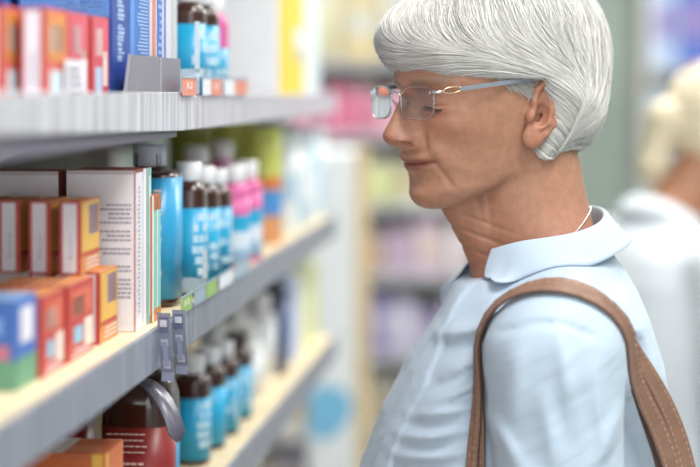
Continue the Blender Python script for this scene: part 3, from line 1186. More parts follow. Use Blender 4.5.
def shelf(z, y0, y1, m_top, m_lip, up, down, x0=0.0, m_edge=None, taper=0):
    b = MB()
    if m_edge: b.box(x0 - .020, x0 - .001, y0, y1, z - .034, z - .0161, m_edge)
    b.box(-.385, x0 - .001, y0, y1, z - .016, z, m_steel, top=m_top)
    o = b.build('shelf', unit)
    b = MB()
    b.box(x0 - .001, x0 + .004, y0, y1, z - down, z + up, m_lip)
    if taper:
        for q in (0, 1): b.v[q] = (b.v[q][0], b.v[q][1], z - down + taper)
    else: b.box(x0 - .012, x0 - .001, y0, y1, z - down, z - down + .003, m_lip)
    b.build('price_rail', o, bevel=.0008)
    # brackets under the board
    for yy in (y0 + .03, y1 - .035):
        b = MB()
        pts = [(-.24, z - .0165), (-.384, z - .0165), (-.384, z - .10), (-.36, z - .10), (-.24, z - .03)]
        A = [(x, yy, q) for x, q in pts]; B = [(x, yy + .003, q) for x, q in pts]
        b.poly(A, m_steel); b.poly(list(reversed(B)), m_steel)
        for i in range(len(pts)):
            j = (i + 1) % len(pts)
            b.poly([A[j], A[i], B[i], B[j]], m_steel)
        b.build('bracket', o)
    return o


shelf(Z_TOP, S_NEAR, -.001, m_steel, m_rail, .010, .028, m_edge=pm('6d6878', .5), taper=.019)  # dark purple edge strip paints in the shade below the rail
shelf(Z_TOP, .001, S_END, m_steel, m_rail, .006, .028)
shelf(Z_MID, S_NEAR, -.001, m_birch, m_rail2, .003, .035)
shelf(Z_MID, .001, S_END, m_birch, m_rail2, .003, .035)
shelf(Z_LOWN, S_NEAR, .150, m_birch, m_rail2, .004, .036)
shelf(Z_LOWF, .152, S_END, m_birch, m_rail2, .004, .036)
for z in (.42, .74):
    shelf(z, S_NEAR, -.001, m_birch, m_rail2, .004, .036); shelf(z, .001, S_END, m_birch, m_rail2, .004, .036)
shelf(1.86, S_NEAR, -.001, m_steel, m_rail, .006, .028); shelf(1.86, .001, S_END, m_steel, m_rail, .006, .028)
# bracket plate that shows under the near top shelf
b = MB()
yy = s_at(88, .0)
pts = [(-.004, Z_TOP - .017), (-.38, Z_TOP - .017), (-.38, Z_TOP - .135), (-.02, Z_TOP - .030), (-.004, Z_TOP - .027)]
A = [(x, yy, q) for x, q in pts]; B = [(x, yy + .003, q) for x, q in pts]
b.poly(A, m_steel); b.poly(list(reversed(B)), m_steel)
for i in range(len(pts)):
    j = (i + 1) % len(pts); b.poly([A[j], A[i], B[i], B[j]], m_steel)
b.build('bracket', unit)


# ------------------------------------------------------------------ stock: cartons and bottles
def deco(b, dims, face, rects, eps=.0003):
    """printed rectangles (u0, u1, v0, v1, material), fractions of the face as the shopper would see it"""
    dx, dy, h = dims
    for u0, u1, v0, v1, m in rects:
        if face == 'front':
            q = [(eps, u0 * dy, v0 * h), (eps, u1 * dy, v0 * h), (eps, u1 * dy, v1 * h), (eps, u0 * dy, v1 * h)]
        elif face == 'near':   # left edge lies inside the shelf
            q = [(-dx + u0 * dx, -eps, v0 * h), (-dx + u1 * dx, -eps, v0 * h), (-dx + u1 * dx, -eps, v1 * h), (-dx + u0 * dx, -eps, v1 * h)]
        else:
            q = [(-dx + u0 * dx, v0 * dy, h + eps), (-dx + u1 * dx, v0 * dy, h + eps), (-dx + u1 * dx, v1 * dy, h + eps), (-dx + u0 * dx, v1 * dy, h + eps)]
        b.poly(q, m)


def textrows(u0, u1, v0, v1, n, m, seed, right=True, gaps=()):
    r = random.Random(seed)
    out = []
    for i in range(n):
        if i in gaps: continue
        v = v1 - (v1 - v0) * (i + .5) / n
        L = (u1 - u0) * r.uniform(.55, 1.0)
        a = u1 - L if right else u0
        x = a
        while x < a + L - .01:
            wl = min(r.uniform(.05, .16) * (u1 - u0), a + L - x)
            out.append((x, x + wl * .85, v - .28 * (v1 - v0) / n, v + .22 * (v1 - v0) / n, m))
            x += wl
    return out


def carton(s, d, z, dx, dy, h, m, label, group=None, fm=None, front=(), near=(), top=(), name='carton', cat='box', rot=0.0):
    b = MB()
    b.box(-dx, 0, 0, dy, 0, h, m, **(fm or {}))
    dm = (dx, dy, h)
    deco(b, dm, 'front', front); deco(b, dm, 'near', near); deco(b, dm, 'top', top)
    o = b.build(name, None, W(s, d, z + .0005), ROT + rot)
    # tuck flap
    f = MB()
    f.box(-dx * .96, -dx * .04, -.0002, .0006, h - .0035, h - .0030, pm('6b5a56'))
    f.build('tuck_flap', o)
    return tag(o, label, cat, group)


RED, ORG, WHT, YEL = pm('c2413a'), pm('d98a45'), pm('e9e6ee'), pm('e2b24e')
CORAL, PALE, SKY, PURP = pm('d8625a'), pm('efdcd0'), pm('8fc0da'), pm('a58aa0')
DKR, INK = pm('8e2f2c'), pm('6f6c7c')


def cold_box(s, d, z, label, kind=0, dx=.019, dy=.060, h=.0625, group='small red and orange medicine cartons', rot=0):
    """small medicine carton: white side panel edged in red, orange and red face"""
    near = [(.16, .80, .03, .97, WHT)] + textrows(.40, .62, .20, .55, 5, pm('b9a9b8'), kind + 3)
    if kind == 0:
        front = [(.05, .97, .30, .97, YEL), (.40, .92, .52, .93, PURP), (.05, .97, .24, .29, RED)] + textrows(.1, .95, .04, .22, 3, PALE, kind + 9)
    elif kind == 1:
        front = [(.1, .9, .55, .9, pm('d9684c')), (.18, .62, .56, .80, PALE), (.22, .55, .20, .42, SKY), (.62, .95, .10, .48, PALE)] + textrows(.1, .9, .02, .14, 2, WHT, 5)
    elif kind == 3:
        front = [(.06, .94, .50, .95, pm('d9566a')), (.22, .60, .55, .86, pm('efc9c9')), (.64, .90, .20, .60, PALE), (.18, .58, .10, .42, pm('b9cbe6'))] + textrows(.1, .9, .02, .12, 2, WHT, 5)
    else:
        front = [(.08, .92, .45, .95, ORG), (.20, .80, .55, .82, PALE), (.20, .75, .12, .36, pm('cfe0e6')), (.05, .95, .02, .08, RED)]
    return carton(s, d, z, dx, dy, h, CORAL if kind > 1 else RED, label, group, dict(top=pm('d79a74'), near=RED, front=(ORG, RED, CORAL, pm('d3525c'))[kind]), front, near, [(.2, .8, .1, .9, ORG)], rot=rot)


H1 = .0625
# lower row on the middle shelf (towards the lens)
cold_box(s_at(100, .027), .027, Z_MID, 'orange and red carton at the far end of the lower row, beside the white cartons', 0)
cold_box(s_at(68, .027), .027, Z_MID, 'red carton with pale panels in the lower row, next to the orange one', 1, dy=.078)
cold_box(s_at(42, .027), .027, Z_MID, 'red carton with a broad white side panel in the lower row on the middle shelf', 1)
for k, dd in enumerate((.049, .071)):
    for px in (100, 68, 42):
        cold_box(s_at(px, .027), dd, Z_MID, 'small red carton hidden behind the lower row on the middle shelf', 1, dy=.060)
carton(s_at(16, .03), .03, Z_MID, .05, .05, H1 + .004, pm('3f6fc0'), 'blue and green carton nearest the lens on the middle shelf', None,
       dict(top=pm('86a9d8')), [(0, 1, 0, .35, pm('5f9a7a')), (.2, .8, .5, .9, WHT)], [(0, 1, 0, .33, pm('6ba083')), (.1, .9, .34, .50, pm('c9788c')), (.3, .8, .62, .80, pm('7fa9e0'))])
# upper row standing on the lower row
for k, (dd, lab) in enumerate(((.036, 'orange carton with white side panel atop the red cartons, nearest the shelf edge'),
                               (.064, 'white-sided orange carton on top of the red row, second from the shelf edge'),
                               (.092, 'white-sided orange carton on top of the red row, third from the shelf edge'),
                               (.120, 'white-sided orange carton on top of the red row, deepest in the shelf'))):
    cold_box(s_at(81, .036) + (0, .004, .008, .010)[k], dd, Z_MID + H1 + .0006, lab, 0)
# top shelf, near bay
cold_box(s_at(45, .020), .020, Z_TOP, 'coral red carton with white side panel on the top shelf', 2, h=.074)
cold_box(s_at(68, .021), .021, Z_TOP, 'red carton with a large white sticker on the top shelf', 3, h=.074)
o = cold_box(s_at(92, .022), .022, Z_TOP, 'red and orange carton beside the blue cartons on the top shelf', 3, dy=.055, h=.074)
cold_box(s_at(2, .045), .045, Z_TOP, 'orange red carton at the near end of the top shelf row', 2, h=.074)
st = MB(); st.box(.0006, .0012, -.012, .050, .004, .036, WHT)
for k in range(4): st.box(.0012, .0014, -.004, .040 - 4e-3 * k, .009 + .006 * k, .0115 + .006 * k, INK)
st = st.build('price_sticker', None, W(s_at(68, .018), .018, Z_TOP), ROT)
tag(st, 'white printed sticker on the red carton, top shelf', 'sticker')

# blue cartons, top shelf
NAVY, BLUE, LBL, PBL = pm('24459a'), pm('2f74c4'), pm('5f8fdc'), pm('a9c4ee')


def upright_text(u0, u1, v0, v1, m, seed):
    r = random.Random(seed); out = []; v = v0
    while v < v1:
        q = r.uniform(.014, .030)
        if r.random() < .86: out.append((u0 + (u1 - u0) * r.choice((0, 0, .1)), u1 - (u1 - u0) * r.choice((0, .12, .35)), v, v + q * .68, m))
        v += q
    return out


s0, s1, s2 = s_at(112, .02), s_at(129, .02), s_at(149, .02)
s3, s4, s5, s6 = s_at(150, .02), s_at(157, .02), s_at(166, .02), s_at(177.5, .02)
carton(s0, .02, Z_TOP, .085, s1 - s0 - .001, .15, NAVY, 'tall navy carton with upright white lettering on the top shelf', 'blue medicine cartons', None,
       upright_text(.30, .72, .22, .96, PBL, 2), [(.03, .97, .50, .98, LBL)] + textrows(.1, .95, .5, .95, 18, PBL, 4) + [(.1, .9, .05, .45, BLUE)])
carton(s1, .02, Z_TOP, .085, s2 - s1 - .001, .15, BLUE, 'bright blue carton with fine white print next to the navy carton', 'blue medicine cartons', None,
       textrows(.35, .95, .1, .98, 40, PBL, 8) + [(.05, .25, .05, .95, LBL)], [(.0, 1, .0, 1, NAVY)])
carton(s0 - .004, .112, Z_TOP, .085, .05, .155, pm('3a62b8'), 'deep blue carton standing behind the red cartons on top shelf', 'blue medicine cartons', None, [],
       [(.05, .95, .55, .97, NAVY), (.1, .5, .60, .72, LBL), (.55, .9, .62, .9, PBL)] + textrows(.1, .9, .1, .5, 10, LBL, 14))
carton(s3, .02, Z_TOP, .070, s4 - s3 - .001, .15, pm('d8cfe0'), 'slim white carton with an orange stripe among the blue cartons', None, None, [(.35, .8, 0, 1, pm('d98560'))], [])
carton(s4, .02, Z_TOP, .070, s5 - s4 - .001, .15, pm('3f6fc6'), 'slim blue carton with white edges behind the grey plates', None, None, [(.55, .72, 0, 1, WHT)] + textrows(.1, .5, .3, .9, 12, PBL, 6))
carton(s5, .02, Z_TOP, .070, s6 - s5 - .002, .15, pm('d5d6da'), 'slim pale grey carton at the end of the near top shelf', None, None, [(.5, .95, 0, 1, pm('c3c6cd'))], [])

# grey plates at the front of the top shelf
m_plate = mat('grey_plate', hexc('8a8792'), .38, .25, var=.05, vscale=25)


def plate(pxl, pxr, ytop, d, label, skew=0):
    s, e = s_at(pxl, d), s_at(pxr, d)
    Y = W(e, d, 0).y
    z0, z1 = Z_TOP + .0004, CAMZ - (ytop - HOR) / FPX * Y
    b = MB()
    A = [(0, 0, z0), (0, e - s, z0), (0, e - s, z1), (0, skew, z1)]
    Bk = [(-.0012, y, z) for x, y, z in A]
    b.poly(A, m_plate); b.poly(list(reversed(Bk)), m_plate)
    for i in range(4):
        j = (i + 1) % 4; b.poly([A[j], A[i], Bk[i], Bk[j]], m_steel)
    o = b.build('divider_plate', None, W(s, d, 0), ROT)
    f = MB(); f.box(-.012, 0, .002, e - s - .002, z0, z0 + .001, m_plate); f.build('foot', o)
    return tag(o, label, 'divider')


plate(124, 160.5, 57, .006, 'wide grey metal plate standing at the front edge of the top shelf', .022)
plate(161.5, 180.5, 59, .005, 'narrow grey metal plate at the joint of the top shelf')

# large white cartons, middle shelf
c0 = s_at(135, .015); c1 = s_at(143, .015); c2 = s_at(151.5, .015)
TXT = pm('b0adba')
carton(c0, .015, Z_MID, .064, c1 - c0 - .0005, .147, pm('f0eef2'), 'white carton with small grey print beside the orange cartons', 'tall white cartons', dict(top=pm('a8563f'), front=WHT),
       textrows(.25, .65, .1, .9, 30, TXT, 3) + [(0, .06, 0, 1, RED), (0, 1, .985, 1, DKR)],
       textrows(.36, .95, .20, .80, 22, TXT, 21, True, (5, 9, 12, 13, 16)) + [(0, 1, .975, 1, pm('cfc6c8')), (.985, 1, 0, 1, pm('c98f87'))])
carton(c0 - .003, .086, Z_MID, .066, .045, .146, pm('eceaf0'), 'white carton deep in the middle shelf behind the orange cartons', 'tall white cartons', dict(top=pm('a8563f')), [(0, 1, 0, 1, DKR)],
       [(0, 1, .975, 1, pm('cfc6c8'))])
carton(c0 - .003, .155, Z_MID, .066, .045, .146, pm('e6e4ea'), 'white carton set furthest back behind the orange cartons', 'tall white cartons', dict(top=pm('a8563f')), [(0, 1, 0, 1, DKR)], [])
TEAL = pm('7fc0b8')
carton(c1, .015, Z_MID, .064, c2 - c1 - .0005, .147, pm('eef0f0'), 'white carton with a teal front between white carton and blue bottle', None, dict(top=pm('a8563f'), front=TEAL),
       [(0, .34, 0, 1, pm('f2f1f3')), (.34, .40, 0, 1, RED), (.62, .9, .05, .95, pm('bfe3dd'))], [])
c3 = s_at(152, .013); c4 = s_at(161, .013)
carton(c3, .013, Z_MID, .022, c4 - c3 - .001, .120, pm('c9764a'), 'low orange and teal carton in front of the blue bottle', None, dict(front=pm('8fd0c6')),
       [(0, .16, 0, 1, pm('f0efe9')), (.5, .62, .04, .96, pm('e9f5f2')), (.16, 1, .88, 1, pm('b5673c')), (.16, 1, 0, .1, pm('d58a50'))], [])

# ---- bottles
m_amber = mat('amber_brown_plastic', hexc('3c2119'), .12, coat=.5)
CYAN, CYAN2, TEALB, PINK = pm('1f9ecb', .35), pm('2aa9d6', .35), pm('2c86a6', .35), pm('d8649f', .35)
m_cap = mat('grey_ribbed_cap', hexc('c9d0dc'), .45)
m_whitecap = mat('white_cap', hexc('f1f1f3'), .4)


def bottle(s, d, z, r, h, label, group=None, body=None, lab=None, cap=None, p=2.4, flat=1.0, lab_top=.66, shoulder=.74, capr=.55, caph=.15, lab2=None, split=None, rows=0, cat='bottle', cols=None, rot=0):
    body = body or m_amber; cap = cap or m_whitecap
    nr = capr * r
    B = MB()
    prof = [(r * .90, 0), (r * .99, h * .008), (r, h * .025), (r, h * shoulder * .97)]
    for k in range(1, 7):
        t = k / 6
        prof.append((nr * .86 + (r - nr * .86) * math.cos(t * PI / 2) ** .9 if k < 6 else nr * .86, h * (shoulder * .97 + (1 - caph - .02 - shoulder * .97) * math.sin(t * PI / 2))))
    prof.append((nr * .86, h * (1 - caph * .4)))
    B.lathe(prof, body, 36, p=p, flat=flat)
    o = B.build('bottle', None, W(s, d, z + .0005), ROT + rot)
    if lab:
        L = MB()
        e = 1.012
        z0, z1 = h * .05, h * lab_top

        def mf(i, j):
            if cols: return cols[i % len(cols)] if not (split and split(j / 36)) else lab2
            return lab2 if (lab2 and split(j / 36)) else lab
        nlev = len(cols) if cols else 1
        L.lathe([(r * e, z0 + (z1 - z0) * q / nlev) for q in range(nlev + 1)], lab, 36, p=p, flat=flat, mf=mf)
        # printed rows wrapped on the label
        rr = random.Random(int(s * 9999) + int(d * 777))
        for q in range(rows):
            zz = z1 - (z1 - z0) * (q + .8) / (rows + 1.5)
            a = rr.uniform(-1.2, -.9)
            while a < 1.2:
                da = rr.uniform(.08, .3)
                if rr.random() < .7:
                    pts = []
                    for aa in (a, a + da * .8):
                        ca, sa = math.cos(aa), math.sin(aa)
                        kq = (abs(ca) ** p + abs(sa) ** p) ** (-1 / p) * r * (e + .006)
                        pts.append((kq * ca, kq * sa * flat))
                    hh = (z1 - z0) / (rows + 1.5) * .35
                    L.poly([(*pts[0], zz - hh), (*pts[1], zz - hh), (*pts[1], zz + hh), (*pts[0], zz + hh)], pm('cfe8f2'))
                a += da
        l = L.build('label', o)
        # keep only the shell of the band (no end caps)
        me = l.data
    C = MB()
    C.lathe([(nr * .93, h * (1 - caph)), (nr, h * (1 - caph * .95)), (nr, h * (1 - caph * .08)), (nr * .93, h)], cap, 48, rib=.05)
    C.build('cap', o)
    return tag(o, label, cat, group)


# blue bottle with grey cap
blue_front = pm('2b93bd', .3)
bt = bottle(s_at(150, .047), .047, Z_MID, .0315, .164, 'blue bottle with a ribbed grey cap behind the white cartons', None, m_amber, pm('35a3d6', .3), m_cap, p=3.2, lab_top=.80, shoulder=.82, capr=.55,
            caph=.135, lab2=pm('cfe0ea', .3), split=lambda t: .09 < t < .16)
# upright white lettering on its face
b = MB()
r_ = random.Random(4); zz = .028
while zz < .118:
    q = r_.uniform(.004, .008)
    b.box(.011, .011 + r_.choice((.006, .008, .005)), -.0324, -.0314, zz, zz + q * .6, WHT)
    zz += q
b.build('lettering', bt)

# small mouthwash bottles, far bay, middle shelf
GM = 'cyan labelled bottles on the middle shelf'
mm = [(189, .022, .0192, .143, CYAN, m_whitecap), (203, .021, .0187, .135, CYAN2, m_whitecap), (216, .022, .0182, .128, CYAN, m_whitecap)]
labs = ['cyan labelled brown bottle with white cap next to the blue bottle', 'cyan labelled brown bottle with white cap, second past the blue bottle',
        'cyan labelled brown bottle beside the pink bottles']
for (px, d, r, h, lm, cm), lb in zip(mm, labs):
    bottle(s_at(px, d), d, Z_MID, r, h, lb, GM, m_amber, lm, cm, p=2.6, lab_top=.66, shoulder=.73, capr=.72, caph=.14, rows=6)
for px, d, r, h, lb in ((196, .075, .021, .150, 'white-capped brown bottle in the second row of the middle shelf'),
                        (222, .075, .021, .150, 'white-capped pink bottle in the second row of the middle shelf')):
    bottle(s_at(px, d), d, Z_MID, r, h, lb, 'second row bottles on the middle shelf', m_amber if px < 200 else PINK, CYAN, m_whitecap, p=2.3, lab_top=.6, capr=.72, caph=.16)
mw = pm('dbe6f2', .35)
for px, d, lb in ((233, .022, 'pink bottle with white cap on the middle shelf, the nearer one'), (246, .024, 'pink bottle with white cap on the middle shelf, beside the green canister')):
    bottle(s_at(px, d), d, Z_MID, .0205, .128, lb, 'pink bottles on the middle shelf', PINK, mw, m_whitecap, p=2.2, lab_top=.68, shoulder=.74, capr=.74, caph=.17,
           cols=[pm('9fc4e4', .35), mw, CYAN2, PINK])

# tall green canisters
LIME_SHADE, LIME = pm('8f9a3e', .4), pm('c9cf6a', .4)  # the darker green is the lime with rear-shelf shade painted in


def canister(s, d, z, r, h, cols, label, group=None, cap=None, capf=.1, cat='canister'):
    b = MB()
    n = len(cols)
    b.lathe([(r * .97, 0)] + [(r, h * (.01 + (.99 - capf) * q / n)) for q in range(n + 1)], cols[0], 32, mf=lambda i, j: cols[max(0, i - 1)])
    o = b.build('canister', None, W(s, d, z + .0005), ROT)
    c = MB(); c.lathe([(r * 1.02, h * (1 - capf)), (r * 1.03, h * (1 - capf * .2)), (r * .95, h)], cap or cols[-1], 32); c.build('lid', o)
    return tag(o, label, cat, group)


canister(s_at(262, .045), .045, Z_MID, .029, .168, [pm('d99a6a', .4), pm('d99a6a', .4), pm('4d8fd0', .4), pm('4d8fd0', .4), pm('d47a3e', .4), LIME, LIME, LIME], 'tall lime green canister with orange and blue bands on the middle shelf', None, LIME)
canister(s_at(232, .13), .13, Z_MID, .034, .176, [LIME_SHADE] * 4 + [LIME], 'lime green canister behind the pink bottles', None, LIME)
canister(s_at(190, .16), .16, Z_MID, .034, .176, [LIME_SHADE] * 5, 'lime green canister deep in the middle shelf, shade painted in', None, pm('9a9668'))
PW, PB = pm('e4ebf0', .4), pm('b9d3e6', .4)
for k, (px, r, h, cl, lb) in enumerate(((285, .022, .15, [PW, PB, PW], 'white bottle past the lime canister on the middle shelf'), (296, .022, .14, [PB, PW, PW], 'pale blue bottle past the lime canister on the middle shelf'),
                                   (305, .024, .155, [PW, PW, PB], 'white and blue bottle near the far end of the middle shelf'), (313, .024, .15, [PB, PB, PW], 'pale blue and white bottle at the far end of the middle shelf'))):
    canister(s_at(px, .04), .04, Z_MID, r, h, cl, lb, None, PW, .14, 'bottle')
for k, (px, cl) in enumerate(((272, pm('3f5fa0')), (280, pm('c7d7e2')), (287, pm('7fae8a')))):
    carton(s_at(px, .07), .07, Z_MID, .05, .06, .17, cl, ('dark blue', 'pale', 'green')[k] + ' carton behind the white bottles at the far middle shelf')

# top shelf, far bay
for k, (px, d, r, h, cm, lm, lb) in enumerate(((189, .024, .0185, .125, m_amber, CYAN, 'cyan labelled brown bottle at the joint of the top shelf'), (203, .022, .018, .125, m_amber, CYAN2, 'cyan labelled brown bottle, second on the far top shelf'),
                                    (213, .028, .018, .12, PINK, CYAN, 'cyan labelled bottle with pink shoulders on the top shelf'))):
    bottle(s_at(px, d), d, Z_TOP, r, h, lb, 'cyan labelled bottles on the top shelf', cm, lm, m_whitecap, p=2.6, lab_top=.66 if k < 2 else .5, shoulder=.72, capr=.7, rows=4)
d0 = s_at(277, .02)
carton(d0, .02, Z_TOP, .085, .02, .18, pm('f3f3f4'), 'large plain white carton on the far top shelf', None, None, [], [])
d1 = s_at(283, .02); d2 = s_at(304, .02)
carton(d1, .02, Z_TOP, .06, (d2 - d1) * .96, .18, pm('f0d33c'), 'bright yellow carton beside the plain white carton on top shelf', None, None, [(.55, .95, .40, .60, WHT), (.6, .9, .3, .42, pm('b9b7a0'))], [])
d3 = s_at(318, .02)
carton(d2, .02, Z_TOP, .06, (d3 - d2) * .95, .17, pm('e6e9ec'), 'pale grey carton past the yellow carton on top shelf', None, None, [(.4, .9, .1, .9, pm('dfe9e2'))], [])
d4 = s_at(326, .02)
carton(d3, .02, Z_TOP, .06, (min(d4, S_END - .05) - d3) * .95, .17, pm('bcdbe8'), 'light blue carton at the far end of the top shelf', None, None, [], [])

# lower shelf, near bay
REDL = pm('8f2c2a', .35)
big = bottle(s_at(141, .052), .052, Z_LOWN, .0375, .200, 'large brown bottle with red and blue label on the lower shelf', 'large brown bottles', m_amber, REDL, m_cap, p=3.0, lab_top=.60, shoulder=.72,
             capr=.5, caph=.12, lab2=pm('2c8fbf', .35), split=lambda t: t < .14 or t > .96)
b = MB()
for k, row in enumerate((0, 1, 2, 3, 5, 6, 8)):
    r_ = random.Random(k); x = -.026
    while x < .012:
        q = r_.uniform(.003, .008)
        b.box(x, x + q * .8, -.0388, -.0384, .113 - row * .006, .1145 - row * .006 + (.001 if row == 5 else 0), pm('e8c9c4'))
        x += q
b.box(.000, .028, -.0388, -.0384, .040, .056, WHT)
b.build('print', big)
bottle(s_at(141, .052) + .004, .142, Z_LOWN, .0375, .200, 'large brown bottle deeper in the shelf beside the red-labelled one', 'large brown bottles', m_amber, REDL, m_cap, p=3.0, lab_top=.60, shoulder=.72, capr=.5, caph=.12)
for k, (dz, n) in enumerate(((0, 0), (.0482, 1), (.0964, 2))):
    carton(s_at(128, .02) - .072 - .004 * k, .012 + .004 * k, Z_LOWN + dz, .085, .062, .0475, pm('d1703c'), 'orange carton in the stack before the brown bottle, ' + ('lowest', 'middle', 'topmost')[k] + ' one',
           'orange cartons on the lower shelf', dict(top=pm('b5613a')), [(0, .15, 0, 1, YEL)], [(.86, .97, 0, 1, YEL), (.1, .8, .3, .7, pm('d98a5a'))], [(.35, .55, .0, 1, pm('d9cfc4')), (.55, .9, .1, .5, pm('c77a50'))])
    carton(s_at(50, .02) - .06, .04 + .006 * k, Z_LOWN + dz, .09, .062, .0470, pm('b8613f'), 'brown orange carton in the nearer stack on the lower shelf, ' + ('lowest', 'middle', 'topmost')[k] + ' one',
           'orange cartons on the lower shelf', dict(top=pm('9a6a58')), [], [], [(.1, .4, .1, .9, pm('a99a90'))])
carton(s_at(50, .02) - .058, .15, Z_LOWN, .09, .06, .165, pm('7a2f2c'), 'dark red carton deep in the lower shelf behind the orange stack', None)

# lower shelf, far bay
GL = 'cyan labelled bottles on the lower shelf'
for k, (px, d, lb) in enumerate(((192, .048, 'cyan labelled brown bottle next to the large brown bottle'), (208, .046, 'cyan labelled brown bottle on the lower shelf, second in its row'),
                                 (222, .044, 'cyan labelled brown bottle on the lower shelf, third in its row'), (236, .044, 'cyan labelled brown bottle at the far end of its lower row'))):
    bottle(s_at(px, d), d, Z_LOWF, .0215, .124 - .004 * k, lb, GL, m_amber, (CYAN, CYAN2)[k % 2], m_amber if k == 3 else m_whitecap, p=2.5, lab_top=.62, shoulder=.74, capr=.70, caph=.16, rows=5 if k in (0, 2, 3) else 0)
wb = [(214, .10, .020, .135), (226, .11, .021, .140), (236, .09, .021, .128), (246, .10, .022, .135), (256, .09, .022, .130), (250, .05, .019, .10), (262, .06, .021, .125), (228, .17, .021, .15), (244, .17, .021, .15)]
for k, (px, d, r, h) in enumerate(wb):
    bottle(s_at(px, d), d, Z_LOWF, r, h, 'plain white bottle in the white cluster on the lower shelf', 'white bottles on the lower shelf', pm('e9e9ea', .4), pm('e2e6ea', .4), m_whitecap, p=2.1, capr=.62, caph=.2)
bottle(s_at(272, .05), .05, Z_LOWF, .022, .165, 'tall dark navy bottle beyond the white bottles on the lower shelf', None, pm('252a3c', .3), pm('2c3a66', .3), pm('20222c', .4), caph=.14)
bottle(s_at(262, .15), .15, Z_LOWF, .030, .175, 'dark green bottle behind the white bottles on the lower shelf', None, pm('1f4a32', .3), pm('2a5a3c', .3), pm('1c3a2a', .4), caph=.14)
for k, (px, c, lb) in enumerate(((280, 'a9b9dc', 'lilac blue bottle past the navy bottle on the lower shelf'), (287, 'e8eaf0', 'white bottle past the lilac bottle on the lower shelf'), (293, 'd7d98a', 'yellow green bottle toward the far end of the lower shelf'),
                                 (299, 'e4e8dc', 'cream bottle toward the far end of the lower shelf'), (304, 'c9cf7a', 'yellow green bottle at the far end of the lower shelf'))):
    bottle(s_at(px, .055), .055, Z_LOWF, .025, .16, lb, None, pm(c, .4), None, m_whitecap, caph=.15)

# ---- price tickets, tag clips
m_clear = mat('clear_plastic', hexc('dfe8ee'), .1, trans=.0, alpha=.35)
SALM, GRNT, WTK, GRT = pm('e08a74'), pm('9cc06a'), pm('e4e8ee'), pm('9fb4c4')


def text_mesh(txt, size, m, parent, M, name='price'):
    cu = bpy.data.curves.new(name, 'FONT'); cu.body = txt; cu.size = size; cu.extrude = .0001; cu.align_x = 'CENTER'; cu.align_y = 'CENTER'
    t = bpy.data.objects.new(name, cu); COL.objects.link(t)
    dg = bpy.context.evaluated_depsgraph_get()
    me = bpy.data.meshes.new_from_object(t.evaluated_get(dg))
    bpy.data.objects.remove(t)
    me.materials.clear(); me.materials.append(m)
    o = bpy.data.objects.new(name, me); COL.objects.link(o); o.parent = parent
    o.matrix_local = M
    return o


def ticket(px0, px1, z0, h, m, label, txt=None, x=.0065, lean=0.0, group=None):
    a, c = s_at(px0, -x), s_at(px1, -x)
    b = MB()
    b.box(0, .0005, 0, c - a, 0, h, m)
    o = b.build('price_ticket', None, W(a, -x, z0), ROT)
    q = MB(); q.box(.0006, .0011, -.0005, c - a + .0005, h * .93, h * 1.06, GRT); q.build('holder_edge', o)
    if txt:
        M = Matrix.Translation((.0008, (c - a) * .5, h * .5)) @ Matrix.Rotation(PI / 2, 4, 'Z') @ Matrix.Rotation(PI / 2, 4, 'X') @ Matrix.Diagonal((2.2, 1, 1, 1))
        text_mesh(txt, h * .5, pm('f6efe9'), o, M)
    return tag(o, label, 'price ticket', group)


for k, (a, c, m, tx, lb) in enumerate(((182, 196, SALM, '8-2', 'salmon price ticket at the joint on the top shelf rail'), (202.5, 210.5, WTK, '8', 'white price ticket beside the first salmon ticket on top rail'),
                                       (211, 222, SALM, '8-2', 'salmon price ticket below the pink-shouldered bottle on top rail'), (224, 234, WTK, None, 'pale grey price ticket under the white carton on top rail'),
                                       (235, 247, SALM, None, 'salmon price ticket furthest along the top rail'))):
    ticket(a, c, Z_TOP + .0065, .0185, m, lb, tx)
for k, (a, c, m, tx, lb) in enumerate(((180.5, 192, GRNT, '8-8', 'green price ticket on the middle rail beside the tag clips'), (194, 205, GRT, None, 'blue grey price ticket on the middle rail'),
                                       (206, 217, GRNT, None, 'green price ticket further along the middle rail'), (219, 232, WTK, None, 'white price ticket along the middle rail'), (234, 248, GRT, None, 'blue grey price ticket furthest along the middle rail'))):
    ticket(a, c, Z_MID + .003, .0165, m, lb, tx)
# thin clear dividers rising between the bottles
for px, z, h, lb in ((199.5, Z_TOP, .075, 'clear plastic divider between bottles on the top shelf'), (207, Z_MID, .045, 'clear plastic divider between bottles on the middle shelf')):
    b = MB()
    b.box(-.12, .0, 0, .0012, 0, h * .35, m_clear); b.box(-.005, .0, 0, .0014, h * .3, h, pm('c9d3da'))
    o = b.build('shelf_divider', None, W(s_at(px, -.0055), -.0055, z + .0075), ROT)
    tag(o, lb, 'divider')

# two tag clips hanging from the middle rail
m_clip = mat('grey_plastic_clip', hexc('7c8194'), .35, .15)
m_clip_in = mat('pale_ticket_window', hexc('b7bac8'), .3)


